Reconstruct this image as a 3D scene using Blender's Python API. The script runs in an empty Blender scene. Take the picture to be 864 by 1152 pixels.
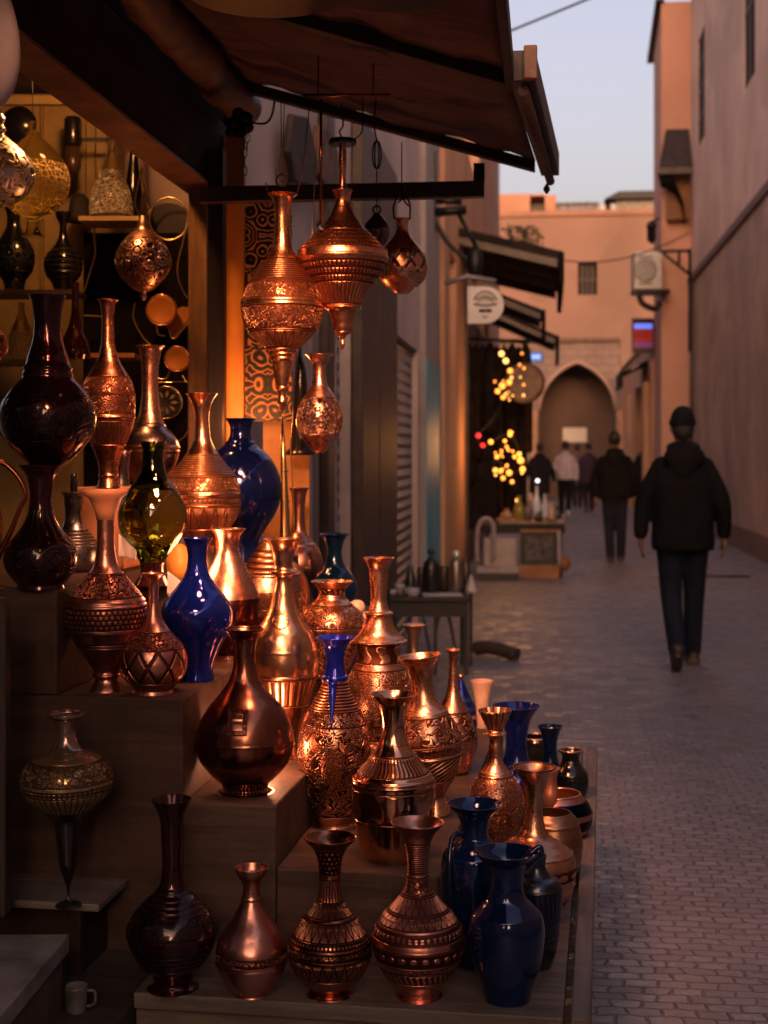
import bpy, bmesh, math, random
from mathutils import Vector, Matrix
rnd = random.Random(7)
PI = math.pi
scene = bpy.context.scene
COL = scene.collection
F, CX, HY, CAMZ = 1600.0, 432.0, 510.0, 1.47
TH = math.atan(183 / 1600.0)            # street vanishing point right of the picture centre
FWD = Vector((-math.sin(TH), math.cos(TH), 0)); RIGHT = Vector((math.cos(TH), math.sin(TH), 0))
TA = math.atan(248 / 1600.0) - TH       # the display table is turned slightly against the street
TU = Vector((math.cos(TA), -math.sin(TA), 0)); TV = Vector((math.sin(TA), math.cos(TA), 0))

def P(px, py, d): return RIGHT * ((px - CX) / F * d) + FWD * d + Vector((0, 0, CAMZ - (py - HY) / F * d))
def ray(px, py): return RIGHT * ((px - CX) / F) + FWD + Vector((0, 0, -(py - HY) / F))
def on_x(px, py, X): r = ray(px, py); return r * (X / r.x) + Vector((0, 0, CAMZ))
def on_y(px, py, Y): r = ray(px, py); return r * (Y / r.y) + Vector((0, 0, CAMZ))
def ground_at(px, py, z=0): r = ray(px, py); return r * ((z - CAMZ) / r.z) + Vector((0, 0, CAMZ))
def depth_of(py, z): return (CAMZ - z) * F / (py - HY)
def py_of(z, d): return HY + (CAMZ - z) * F / d
def uv_of(px, d):
    w = P(px, HY, d); return w.dot(TU), w.dot(TV)
def tw(u, v, z=0): return TU * u + TV * v + Vector((0, 0, z))

# ---------------------------------------------------------------- tagging
def tag(o, label=None, cat=None, group=None, kind=None):
    if label: o['label'] = label
    if cat: o['category'] = cat
    if group: o['group'] = group
    if kind: o['kind'] = kind
    return o
def empty(name, loc, label=None, cat=None, group=None, rz=0.0):
    o = bpy.data.objects.new(name, None); COL.objects.link(o)
    o.location = loc; o.rotation_euler = (0, 0, rz); o.empty_display_size = .02
    return tag(o, label, cat, group)

# ---------------------------------------------------------------- mesh builder
class MB:
    def __init__(s): s.v = []; s.f = []; s.sm = []
    def add(s, vs, fs, smooth=False):
        n = len(s.v); s.v += [tuple(v) for v in vs]
        s.f += [tuple(i + n for i in f) for f in fs]; s.sm += [smooth] * len(fs); return s
    def box(s, x0, x1, y0, y1, z0, z1, M=None):
        vs = [Vector((x, y, z)) for x in (x0, x1) for y in (y0, y1) for z in (z0, z1)]
        if M: vs = [M @ v for v in vs]
        return s.add(vs, [(0, 1, 3, 2), (4, 6, 7, 5), (0, 4, 5, 1), (2, 3, 7, 6), (0, 2, 6, 4), (1, 5, 7, 3)])
    def quadbox(s, a, b, c, d, n):       # quad a,b,c,d extruded by n
        a, b, c, d, n = map(Vector, (a, b, c, d, n))
        return s.prism([a, b, c, d], n)
    def prism(s, pts, ext):
        pts = [Vector(p) for p in pts]; ext = Vector(ext); k = len(pts)
        vs = pts + [p + ext for p in pts]
        fs = [tuple(range(k))[::-1], tuple(range(k, 2 * k))] + [(i, (i + 1) % k, k + (i + 1) % k, k + i) for i in range(k)]
        return s.add(vs, fs)
    def tube(s, pts, r, n=8, closed=False, ell=None):
        pts = [Vector(p) for p in pts]; k = len(pts)
        rs = r if isinstance(r, (list, tuple)) else [r] * k
        vs = []; prev = None
        for i, p in enumerate(pts):
            if closed: t = pts[(i + 1) % k] - pts[i - 1]
            else: t = pts[min(i + 1, k - 1)] - pts[max(i - 1, 0)]
            t.normalize()
            if prev is None:
                a = Vector((0, 0, 1)) if abs(t.z) < .9 else Vector((1, 0, 0))
                nrm = (a - t * a.dot(t)).normalized()
            else:
                nrm = (prev - t * prev.dot(t))
                nrm = nrm.normalized() if nrm.length > 1e-6 else prev
            prev = nrm; b = t.cross(nrm)
            for j in range(n):
                a = 2 * PI * j / n; vs.append(p + (nrm * math.cos(a) + b * math.sin(a)) * rs[i])
        fs = []
        for i in range(k if closed else k - 1):
            i2 = (i + 1) % k
            for j in range(n): j2 = (j + 1) % n; fs.append((i * n + j, i * n + j2, i2 * n + j2, i2 * n + j))
        if not closed: fs += [tuple(range(n))[::-1], tuple((k - 1) * n + j for j in range(n))]
        return s.add(vs, fs, True)
    def lathe(s, prof, n=32, c=(0, 0, 0), M=None):
        c = Vector(c); vs = []; fs = []
        for (r, z) in prof:
            for j in range(n):
                a = 2 * PI * j / n; v = Vector((r * math.cos(a), r * math.sin(a), z))
                vs.append((M @ v if M else v) + c)
        k = len(prof)
        for i in range(k - 1):
            for j in range(n): j2 = (j + 1) % n; fs.append((i * n + j, i * n + j2, (i + 1) * n + j2, (i + 1) * n + j))
        fs += [tuple(range(n))[::-1], tuple((k - 1) * n + j for j in range(n))]
        return s.add(vs, fs, True)
    def ball(s, c, r, n=16, sc=(1, 1, 1)):
        m = n // 2; vs = []; fs = []; c = Vector(c)
        for i in range(m + 1):
            t = PI * i / m
            for j in range(n):
                a = 2 * PI * j / n
                vs.append(c + Vector((r * sc[0] * math.sin(t) * math.cos(a), r * sc[1] * math.sin(t) * math.sin(a), r * sc[2] * math.cos(t))))
        for i in range(m):
            for j in range(n): j2 = (j + 1) % n; fs.append((i * n + j, (i + 1) * n + j, (i + 1) * n + j2, i * n + j2))
        return s.add(vs, fs, True)
    def torus(s, c, R, r, n=32, m=8, M=None):
        pts = [(R * math.cos(2 * PI * i / n), R * math.sin(2 * PI * i / n), 0) for i in range(n)]
        pts = [(M @ Vector(p) if M else Vector(p)) + Vector(c) for p in pts]
        return s.tube(pts, r, m, closed=True)
    def build(s, name, mat, parent=None, bevel=0, world=False):
        me = bpy.data.meshes.new(name); me.from_pydata(s.v, [], s.f)
        for p, sm in zip(me.polygons, s.sm): p.use_smooth = sm
        me.update()
        bm = bmesh.new(); bm.from_mesh(me); bmesh.ops.recalc_face_normals(bm, faces=bm.faces)
        for f in bm.faces:
            if len(f.verts) > 6: f.smooth = False
        bm.to_mesh(me); bm.free()
        if mat: me.materials.append(mat)
        o = bpy.data.objects.new(name, me); COL.objects.link(o)
        if parent:
            o.parent = parent
            if world:
                bpy.context.view_layer.update(); o.matrix_parent_inverse = parent.matrix_world.inverted()
        if bevel:
            b = o.modifiers.new('bevel', 'BEVEL'); b.width = bevel; b.segments = 2; b.limit_method = 'ANGLE'
        return o

# ---------------------------------------------------------------- node maths
class X:
    """a socket or a number, with arithmetic that builds Math nodes"""
    def __init__(s, nt, v): s.nt = nt; s.v = v
    def m(s, op, *o, clamp=False):
        n = s.nt.nodes.new('ShaderNodeMath'); n.operation = op; n.use_clamp = clamp
        for i, a in enumerate((s,) + o):
            a = a.v if isinstance(a, X) else a
            if isinstance(a, (int, float)): n.inputs[i].default_value = a
            else: s.nt.links.new(a, n.inputs[i])
        return X(s.nt, n.outputs[0])
    def __add__(s, o): return s.m('ADD', o)
    __radd__ = __add__
    def __sub__(s, o): return s.m('SUBTRACT', o)
    def __rsub__(s, o): return X(s.nt, o).m('SUBTRACT', s)
    def __mul__(s, o): return s.m('MULTIPLY', o)
    __rmul__ = __mul__
    def __truediv__(s, o): return s.m('DIVIDE', o)
    def sin(s): return s.m('SINE')
    def cos(s): return s.m('COSINE')
    def frac(s): return s.m('FRACT')
    def abs(s): return s.m('ABSOLUTE')
    def min(s, o): return s.m('MINIMUM', o)
    def max(s, o): return s.m('MAXIMUM', o)
    def pow(s, o): return s.m('POWER', o)
    def gt(s, o): return s.m('GREATER_THAN', o)
    def lt(s, o): return s.m('LESS_THAN', o)
    def sqrt(s): return s.m('SQRT')
    def floor(s): return s.m('FLOOR')
    def clamp(s): return s.m('ADD', 0.0, clamp=True)
    def ss(s, a, b):
        n = s.nt.nodes.new('ShaderNodeMapRange'); n.interpolation_type = 'SMOOTHSTEP'
        s.nt.links.new(s.v, n.inputs[0]); n.inputs[1].default_value = a; n.inputs[2].default_value = b
        return X(s.nt, n.outputs[0])
def link(nt, a, b): nt.links.new(a.v if isinstance(a, X) else a, b)
def new_mat(name):
    m = bpy.data.materials.new(name); m.use_nodes = True; nt = m.node_tree
    return m, nt, nt.nodes['Principled BSDF']
def coords(nt, kind='Object'):
    n = nt.nodes.new('ShaderNodeTexCoord'); return n.outputs[kind]
def noise(nt, vec, scale, detail=3, rough=.5, dist=0, out=0):
    n = nt.nodes.new('ShaderNodeTexNoise'); n.inputs['Scale'].default_value = scale; n.inputs['Detail'].default_value = detail
    n.inputs['Roughness'].default_value = rough; n.inputs['Distortion'].default_value = dist
    link(nt, vec, n.inputs['Vector']); return X(nt, n.outputs[0]) if out == 0 else n.outputs[1]
def voro(nt, vec, scale, feature='F1', rand=1):
    n = nt.nodes.new('ShaderNodeTexVoronoi'); n.feature = feature; n.inputs['Scale'].default_value = scale
    n.inputs['Randomness'].default_value = rand
    link(nt, vec, n.inputs['Vector']); return n
def mapping(nt, vec, scale=(1, 1, 1), rot=(0, 0, 0), loc=(0, 0, 0)):
    n = nt.nodes.new('ShaderNodeMapping'); n.inputs['Scale'].default_value = scale; n.inputs['Rotation'].default_value = rot
    n.inputs['Location'].default_value = loc; link(nt, vec, n.inputs['Vector']); return n.outputs[0]
def sepxyz(nt, vec):
    n = nt.nodes.new('ShaderNodeSeparateXYZ'); link(nt, vec, n.inputs[0]); return [X(nt, o) for o in n.outputs]
def mixc(nt, f, a, b):
    n = nt.nodes.new('ShaderNodeMix'); n.data_type = 'RGBA'
    link(nt, f, n.inputs[0]) if not isinstance(f, (int, float)) else setattr(n.inputs[0], 'default_value', f)
    for i, c in ((6, a), (7, b)):
        if isinstance(c, (tuple, list)): n.inputs[i].default_value = (*c[:3], 1)
        else: link(nt, c, n.inputs[i])
    return n.outputs[2]
def bump(nt, h, dist, bsdf, strength=1.0, prev=None):
    b = nt.nodes.new('ShaderNodeBump'); b.inputs['Distance'].default_value = dist; b.inputs['Strength'].default_value = strength
    link(nt, h, b.inputs['Height'])
    if prev: nt.links.new(prev, b.inputs['Normal'])
    nt.links.new(b.outputs[0], bsdf.inputs['Normal']); return b.outputs[0]

def simple(name, col, rough=.6, metal=0, var=.15, scale=8, bmp=.0, coat=0, spec=None, bscale=None):
    m, nt, b = new_mat(name); c = coords(nt)
    n = noise(nt, c, scale, 5, .6)
    dk = tuple(x * (1 - var * 1.6) for x in col); lt = tuple(min(1, x * (1 + var)) for x in col)
    link(nt, mixc(nt, n.ss(.3, .7), dk, lt), b.inputs['Base Color'])
    b.inputs['Metallic'].default_value = metal
    n2 = noise(nt, c, scale * 3, 4, .6)
    link(nt, (n2 * (.25 * rough) + rough * .87).clamp(), b.inputs['Roughness'])
    if coat: b.inputs['Coat Weight'].default_value = coat; b.inputs['Coat Roughness'].default_value = .05
    if spec is not None: b.inputs['Specular IOR Level'].default_value = spec
    if bmp: bump(nt, noise(nt, c, bscale or scale * 6, 6, .65), bmp, b)
    return m

# ---------------------------------------------------------------- engraved vase material
def pattern(nt, kind, u, v, v0, v1, obj, a):
    t = (v - v0) / max(1e-4, (v1 - v0))
    if kind == 'rings': return (t * (2 * PI * a[0])).sin() * .5 + .5
    if kind == 'flute':
        return (u * (PI * a[0])).sin().abs().pow(.6)
    if kind == 'hatch':
        f = ((u * (2 * PI * a[0]) + (t * 6.0).sin() * .8).sin() * .5 + .5)
        k = noise(nt, obj, 60, 1); return f.ss(.35, .65).max((t - k).gt(.15) * .0 + f * .5)
    if kind == 'petal':
        f = ((u * a[0]).frac() - .5).abs() * 2
        e = (1 - f) - t.m('MULTIPLY', 1.0) * 1.0
        lines = ((u * a[0]).frac() - .5).abs() * 2
        rib = (lines * (PI * 3)).sin().abs()
        return e.abs().ss(.04, .16) * (rib * .6 + .4)
    if kind == 'lattice':
        d1 = ((u * a[0] + t * a[1]).frac() - .5).abs(); d2 = ((u * a[0] - t * a[1]).frac() - .5).abs()
        d = d1.min(d2); return d.ss(.04, .13)
    if kind == 'beads':
        x = (u * a[0]).frac() - .5; y = (t - .5) * a[1]
        return 1 - (x * x + y * y).sqrt().ss(.22, .42)
    if kind == 'dashes':      # several rows of small dashes, offset row by row
        row = t * a[1]; k = row.floor(); x = (u * a[0] + k * .5).frac() - .5; y = row.frac() - .5
        return (1 - (x.abs() * 2.2).max(y.abs() * 2.2).ss(.45, .8))
    if kind == 'scroll':
        w = nt.nodes.new('ShaderNodeVectorMath'); w.operation = 'MULTIPLY_ADD'
        nt.links.new(noise(nt, obj, a[0] * .9, 1, out=1), w.inputs[0]); w.inputs[1].default_value = (.012,) * 3; link(nt, obj, w.inputs[2])
        vo = voro(nt, w.outputs[0], a[0], rand=.75)
        h = (X(nt, vo.outputs['Distance']) * a[1]).sin() * .5 + .5
        return h.ss(.25, .75)
    if kind == 'floral':
        vo = voro(nt, obj, a[0], 'DISTANCE_TO_EDGE', .9)
        e = X(nt, vo.outputs['Distance']).ss(.03, .12)
        n = noise(nt, obj, a[0] * 1.7, 2, .5, 1.2)
        return e * (((n * 26).sin() * .5 + .5).ss(.2, .7) * .7 + .3)
    if kind == 'swirl':
        n = noise(nt, obj, a[0], 1.5, .45, .8)
        return ((n * a[1]).sin() * .5 + .5).ss(.2, .65)
    if kind == 'gadroon':
        return ((u + t * a[1]) * (2 * PI * a[0])).sin() * .5 + .5
    if kind == 'flat': return X(nt, 1.0).m('ADD', 0.0)
def engraved(name, base, dark, bands, rough=.2, metal=1.0, hammer=.3, depth=.0016, coat=0, tint=None, cut=None, spin=None, wear=.5):
    """bands: (v0, v1, kind, args[, own colour]); v is the height fraction"""
    m, nt, b = new_mat(name)
    uvn = coords(nt, 'UV'); u, v, _ = sepxyz(nt, uvn); obj = coords(nt)
    h = X(nt, 1.0).m('ADD', 0.0); colr = None; base_c = base
    n0 = noise(nt, obj, 9, 4, .6)
    mott = mixc(nt, n0.ss(.3, .75), tuple(c * .62 for c in base), tuple(min(1, c * 1.12) for c in base))
    tarn = noise(nt, obj, 20, 8, .8).ss(.48, .74) * wear
    mott = mixc(nt, tarn, mott, dark)
    for bd in bands:
        v0, v1, kind, a = bd[:4]
        mask = v.gt(v0) * v.lt(v1)
        if kind == 'paint':
            mott = mixc(nt, mask, mott, a); continue
        p = pattern(nt, kind, u, v, v0, v1, obj, a)
        h = h * (1 - mask) + p * mask
        edge = (v - v0).abs().min((v - v1).abs()).ss(.001, .006)
        h = h.min(edge)
    c = mixc(nt, h.ss(.2, .8), dark, mott)
    if tint: c = mixc(nt, v.ss(tint[0], tint[1]), c, tint[2])
    link(nt, c, b.inputs['Base Color'])
    b.inputs['Metallic'].default_value = metal
    n1 = noise(nt, obj, 45, 5, .7)
    link(nt, ((1 - h) * .3 + rough * .8 + n1 * (rough * .55)).clamp(), b.inputs['Roughness'])
    if coat: b.inputs['Coat Weight'].default_value = coat; b.inputs['Coat Roughness'].default_value = .06
    ham = noise(nt, obj, 11, 2, .4) * 3.2 * hammer + noise(nt, obj, 38, 2, .4) * hammer + noise(nt, obj, 220, 3, .6) * (.12 * hammer)
    bump(nt, h + ham * .8, depth * 1.6, b)
    if cut is not None:       # openwork: the sunk parts of these bands are open air or clear glass
        hm = None
        for (v0, v1, k, a) in [bd[:4] for bd in bands if bd[2] in cut]:
            mask = v.gt(v0) * v.lt(v1); hm = mask if hm is None else hm.max(mask)
        hole = hm * (1 - h.ss(.35, .5))
        gl = nt.nodes.new('ShaderNodeBsdfTransparent'); gl.inputs[0].default_value = (.9, .86, .8, 1)
        gs = nt.nodes.new('ShaderNodeBsdfGlossy'); gs.inputs[1].default_value = .03
        fr = nt.nodes.new('ShaderNodeFresnel'); fr.inputs[0].default_value = 1.35
        mg = nt.nodes.new('ShaderNodeMixShader'); nt.links.new(fr.outputs[0], mg.inputs[0]); nt.links.new(gl.outputs[0], mg.inputs[1]); nt.links.new(gs.outputs[0], mg.inputs[2])
        mx = nt.nodes.new('ShaderNodeMixShader'); link(nt, hole, mx.inputs[0]); nt.links.new(b.outputs[0], mx.inputs[1]); nt.links.new(mg.outputs[0], mx.inputs[2])
        nt.links.new(mx.outputs[0], nt.nodes['Material Output'].inputs['Surface'])
    return m
def relief(name, col, dark, scale, rough=.25, metal=1.0, depth=.0015):
    m, nt, b = new_mat(name); obj = coords(nt)
    e = X(nt, voro(nt, obj, scale, 'DISTANCE_TO_EDGE').outputs['Distance']).ss(.02, .14)
    n = (noise(nt, obj, scale * 1.5, 2, .5, 1) * 24).sin() * .5 + .5; h = e * (n.ss(.2, .7) * .6 + .4)
    link(nt, mixc(nt, h.ss(.1, .7), dark, col), b.inputs['Base Color']); b.inputs['Metallic'].default_value = metal; b.inputs['Roughness'].default_value = rough
    bump(nt, h, depth, b); return m
def glass(name, col, rough=.02, ior=1.45, lace=None, lacecol=(.8, .75, .6), bands=None):
    """tinted glass; lace = (scale, threshold) paints raised enamel lace on it"""
    m, nt, b = new_mat(name); obj = coords(nt); u, v, _ = sepxyz(nt, coords(nt, 'UV'))
    b.inputs['Base Color'].default_value = (*col, 1); b.inputs['Roughness'].default_value = rough
    b.inputs['Transmission Weight'].default_value = 1; b.inputs['IOR'].default_value = ior
    hm = noise(nt, obj, 14, 2)
    if lace:
        p = X(nt, voro(nt, obj, lace[0], 'DISTANCE_TO_EDGE').outputs['Distance'])
        n = noise(nt, obj, lace[0] * .8, 2, .5, 1.0)
        ln = (1 - p.ss(.012, .045)).max((1 - ((n * 22).sin().abs()).ss(.06, .2)) * .8)
        mask = None
        for (a, c) in (bands or [(0, 1)]):
            k = v.gt(a) * v.lt(c); mask = k if mask is None else mask.max(k)
        ln = ln * mask
        link(nt, mixc(nt, ln, col, lacecol), b.inputs['Base Color'])
        link(nt, 1 - ln, b.inputs['Transmission Weight']); link(nt, ln * .35 + rough, b.inputs['Roughness'])
        bump(nt, ln + hm, .001, b)
    else: bump(nt, hm, .002, b)
    return m

# ---------------------------------------------------------------- turned bodies traced from the photograph
def crom(p, n=6):
    out = []
    for i in range(len(p) - 1):
        p0 = p[max(i - 1, 0)]; p1 = p[i]; p2 = p[i + 1]; p3 = p[min(i + 2, len(p) - 1)]
        if len(p1) > 2 and p1[2] == 's': p0 = p1
        if len(p2) > 2 and p2[2] == 's': p3 = p2
        L = math.hypot(p2[0] - p1[0], p2[1] - p1[1]); k = max(3, min(26, int(L / 1.1)))
        for j in range(k):
            t = j / k; q = []
            for c in (0, 1):
                l0 = max(1e-3, math.hypot(p1[0] - p0[0], p1[1] - p0[1])); l1 = max(1e-3, L); l2 = max(1e-3, math.hypot(p3[0] - p2[0], p3[1] - p2[1]))
                m1 = ((p1[c] - p0[c]) / l0 * l1 + (p2[c] - p1[c]) / l1 * l0) / (l0 + l1) * l1 if p0 is not p1 else (p2[c] - p1[c])
                m2 = ((p3[c] - p2[c]) / l2 * l1 + (p2[c] - p1[c]) / l1 * l2) / (l1 + l2) * l1 if p3 is not p2 else (p2[c] - p1[c])
                q.append((2 * t**3 - 3 * t**2 + 1) * p1[c] + (t**3 - 2 * t**2 + t) * m1 + (-2 * t**3 + 3 * t**2) * p2[c] + (t**3 - t**2) * m2)
            out.append((q[0], max(.2, q[1])))
    out.append((p[-1][0], p[-1][1])); return out
def ring_mesh(name, rz, nrm, vfrac, mat, parent, n=72):
    """rings from top to bottom with analytic normals and a UV (angle, height fraction)"""
    vs = []; nn = []; k = len(rz)
    cs = [(math.sin(2 * PI * j / n), math.cos(2 * PI * j / n)) for j in range(n)]   # seam at +Y, away from the camera
    for (r, z), (nr, nz) in zip(rz, nrm):
        for (sx, cy) in cs: vs.append((r * sx, r * cy, z)); nn.append((nr * sx, nr * cy, nz))
    fs = [(i * n + j, i * n + (j + 1) % n, (i + 1) * n + (j + 1) % n, (i + 1) * n + j) for i in range(k - 1) for j in range(n)]
    me = bpy.data.meshes.new(name); me.from_pydata(vs, [], fs)
    uv = me.uv_layers.new(name='UVMap'); buf = []
    for i in range(k - 1):
        for j in range(n):
            a, b = j / n, (j + 1) / n; t, w = vfrac[i], vfrac[i + 1]
            buf += [a, t, b, t, b, w, a, w]
    uv.data.foreach_set('uv', buf)
    me.polygons.foreach_set('use_smooth', [True] * len(fs)); me.update()
    me.normals_split_custom_set_from_vertices(nn)
    me.materials.append(mat)
    o = bpy.data.objects.new(name, me); COL.objects.link(o)
    if parent: o.parent = parent
    return o
SHAPES = {}
def turned(name, label, cat, cx, prof, mat, z=None, d=None, group=None, split=(None, None), rings=(), lean=0, open_top=True, seg=72,
           rim=None, footmat=None, neckmat=None, bottom=False, adjust=True, partnames=('neck', 'body', 'foot'), keepname=None):
    """prof: [(y px, half width px[, 's'])] from mouth to foot. z = height of the surface it stands on."""
    yb, hb = prof[-1][0], prof[-1][1]
    if d is None:
        yc = yb - (hb * (yb - HY) / F if adjust else 0); d = depth_of(yc, z); yc = py_of(z, d)
        prof = list(prof[:-1]) + [(yc, hb) + tuple(prof[-1][2:])]
        if prof[-2][0] >= yc - .5: prof[-2] = (yc - 2,) + tuple(prof[-2][1:])
    elif z is not None:
        yc = py_of(z, d); prof = list(prof[:-1]) + [(yc, hb) + tuple(prof[-1][2:])]
    s = d / F; yb = prof[-1][0]; y0 = prof[0][0]
    pts = crom(list(prof))
    for (ry, rh) in rings:
        pts = [(y, r + rh * math.exp(-((y - ry) / 1.1) ** 2)) for (y, r) in pts]
    rz = [(r * s, (yb - y) * s) for (y, r) in pts]; H = (yb - y0) * s
    k = len(rz); nr = []
    for i in range(k):
        a = rz[max(i - 1, 0)]; b = rz[min(i + 1, k - 1)]
        dr, dz = b[0] - a[0], b[1] - a[1]; L = math.hypot(dr, dz) or 1
        nr.append((-dz / L, dr / L))
    vf = [z_ / H for (_, z_) in rz]
    root = empty(name, P(cx, yb, d), label, cat, group, TH)
    wob = random.Random(int(cx * 7 + len(prof)))
    if not lean and z is not None and 'stacked' not in label and 'supporting' not in label: lean = wob.uniform(-.7, .7)
    if lean: root.rotation_euler = (0, math.radians(lean), TH)
    root.scale = (1 + wob.uniform(-.012, .012), 1 + wob.uniform(-.02, .02), 1)
    def seg_of(a, b): return [i for i in range(k) if a <= pts[i][0] <= b]
    ys, yf = split
    cuts = [y0 - 1] + ([ys] if ys else []) + ([yf] if yf else []) + [yb + 1]
    nms = ([partnames[0]] if ys else []) + [partnames[1]] + ([partnames[2]] if yf else [])
    idx = 0
    for ci in range(len(cuts) - 1):
        ids = [i for i in range(k) if cuts[ci] <= pts[i][0] <= cuts[ci + 1]]
        if not ids: continue
        if ids[-1] < k - 1: ids.append(ids[-1] + 1)
        R = [rz[i] for i in ids]; N = [nr[i] for i in ids]; V = [vf[i] for i in ids]
        if ci == 0:          # rolled lip and the inside of the neck
            th = max(.0009, 1.1 * s); r0, z0 = R[0]
            if open_top:
                lip = [(r0 - th * .5 + th * .5 * math.cos(a), z0 + th * .5 * math.sin(a)) for a in (PI / 2, PI / 4)]
                inn = []; n_in = max(4, int(len(rz) * .34))
                for i in range(0, n_in): inn.append((max(.0005, rz[i][0] - th), rz[i][1]))
                inn = inn[::-1]
                R = [(.0004, inn[0][1])] + inn + [(r0 - th * .75, z0 + th * .4)] + lip + R
                N2 = [(0, 1)] + [(-nr[i][0], -nr[i][1]) for i in range(n_in)][::-1] + [(-.6, .8), (0, 1), (.7, .7)]
                N = N2 + N; V = [.99] * (len(R) - len(V)) + V
            else: R = [(.0004, z0)] + R; N = [(0, 1)] + N; V = [V[0]] + V
        if ci == len(cuts) - 2: R = R + [(R[-1][0], R[-1][1]), (.0004, R[-1][1])]; N = N + [(0, -1), (0, -1)]; V = V + [0, 0]
        nm = nms[ci]; mt = mat
        if nm == partnames[2] and footmat: mt = footmat
        if nm == partnames[0] and neckmat and ys: mt = neckmat
        ring_mesh(nm, R, N, V, mt, root, seg)
    if rim:
        MB().torus((0, 0, H), rz[0][0] - .0006, max(.0012, 1.3 * s), 48, 8).build('rim', rim, root)
    root['_d'] = d
    SHAPES[root.name] = (rz, H, d, yb)
    return root
def local_r(root, y):
    rz, H, d, yb = SHAPES[root.name]; z = (yb - y) * d / F
    return min(rz, key=lambda q: abs(q[1] - z))[0], z
def patch(root, name, cxo, y0, y1, hw, mat, shape='rect', off=.0012, thick=.0015, n=18):
    """a small plaque lying on the turned surface, facing the camera; cxo = px offset from the axis"""
    rz, H, d, yb = SHAPES[root.name]; s = d / F; mb = MB(); vs = []; 
    for i in range(n + 1):
        y = y0 + (y1 - y0) * i / n; r, z = local_r(root, y); t = 2 * i / n - 1
        w = hw if shape == 'rect' else hw * math.sqrt(max(0.0, 1 - t * t)) + .05
        for j in range(n + 1):
            x = (cxo + w * (2 * j / n - 1)) * s; a = math.asin(max(-1, min(1, x / max(r, 1e-4))))
            rr = r + off; vs.append((rr * math.sin(a), -rr * math.cos(a), z))
    fs = [(i * (n + 1) + j, i * (n + 1) + j + 1, (i + 1) * (n + 1) + j + 1, (i + 1) * (n + 1) + j) for i in range(n) for j in range(n)]
    mb.add(vs, fs, True); o = mb.build(name, mat, root)
    so = o.modifiers.new('thick', 'SOLIDIFY'); so.thickness = thick; so.offset = 1
    return o
def bez(p, n=20):
    p = [Vector(q) for q in p]; out = []
    for i in range(len(p) - 1):
        p0 = p[max(i - 1, 0)]; p1 = p[i]; p2 = p[i + 1]; p3 = p[min(i + 2, len(p) - 1)]
        for j in range(n):
            t = j / n
            out.append(.5 * ((2 * p1) + (p2 - p0) * t + (2 * p0 - 5 * p1 + 4 * p2 - p3) * t * t + (3 * p1 - p0 - 3 * p2 + p3) * t**3))
    out.append(p[-1]); return out
def handle(root, pts, r, mat, name='handle'):
    """pts: px offsets (dx from axis, y) in the plane of the axis"""
    rz, H, d, yb = SHAPES[root.name]; s = d / F
    path = bez([Vector((dx * s, dy * s if len(q) > 2 else 0, (yb - y) * s)) for q in pts for (dx, y, dy) in [(q[0], q[1], q[2] if len(q) > 2 else 0)]], 10)
    n = len(path); rs = [r * s * (1.15 - .35 * math.sin(PI * i / (n - 1))) for i in range(n)]
    return MB().tube(path, rs, 10).build(name, mat, root)
# ================================================================ the wares
ST = {  # base colour, engraved/patina colour, roughness, metallic, hammer
 'copper': ((.95, .45, .29), (.10, .03, .018), .25, 1, .5),
 'bright': ((.97, .49, .29), (.17, .06, .03), .21, 1, .6),
 'rose':   ((.76, .33, .26), (.09, .022, .018), .27, 1, .5),
 'old':    ((.42, .15, .10), (.05, .014, .010), .24, 1, .45),
 'bronze': ((.30, .11, .075), (.02, .008, .007), .20, 1, .3),
 'plum':   ((.055, .013, .015), (.008, .003, .004), .13, .55, .25),
 'cobalt': ((.005, .018, .26), (.003, .008, .08), .09, .55, .22),
 'navy':   ((.003, .017, .085), (.002, .006, .03), .09, .5, .22),
 'teal':   ((.003, .035, .10), (.002, .01, .04), .10, .6, .22),
 'black':  ((.010, .010, .014), (.004, .004, .005), .14, .3, .2),
 'steel':  ((.32, .29, .30), (.05, .04, .04), .26, 1, .4),
 'gold':   ((.62, .42, .20), (.10, .05, .02), .22, 1, .4),
}
SPECIAL = {}
def V(name, label, cx, prof, style, bands=(), z=None, d=None, cat='vase', group=None, wear=.35, rough=None, metal=None, depth=.0014, cut=None, base=None, **kw):
    b, dk, r, m, ham = ST[style]
    y0, yb = prof[0][0], prof[-1][0]
    if d is not None and z is not None: yb = py_of(z, d)
    H = max(1, yb - y0); bb = []
    for bd in bands:
        bb.append(((yb - bd[1]) / H, (yb - bd[0]) / H) + tuple(bd[2:]))
    mat = engraved(style + '_' + name, base or b, dk, bb, rough if rough is not None else r, metal if metal is not None else m, ham, depth,
                   coat=.5 if style in ('plum', 'cobalt', 'navy', 'teal', 'black') else 0, cut=cut, wear=0.0 if style in ('plum', 'cobalt', 'navy', 'teal', 'black') else wear)
    g = group or ('blue glazed vases on the display' if style in ('cobalt', 'navy', 'teal') else 'copper and bronze vases on the display')
    return turned(name, label, cat, cx, prof, mat, z=z, d=d, group=g, **kw)
Z0, ZC, ZB, ZA, ZE, ZD, ZP = .45, .612, .74, .954, 1.15, 1.18, .574
copper_m = simple('copper_trim', (.85, .38, .2), .2, 1, .1); gold_m = simple('brass_trim', (.75, .5, .22), .22, 1, .1)
black_m = simple('black_lacquer', (.008, .007, .009), .22, 0, .1, coat=.5); iron_m = simple('black_iron', (.012, .010, .010), .45, .6, .2, bmp=.0006)
cream_m = simple('cream_ceramic', (.62, .48, .36), .35, 0, .08); white_m = simple('white_porcelain', (.40, .38, .38), .25, 0, .06)
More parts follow.
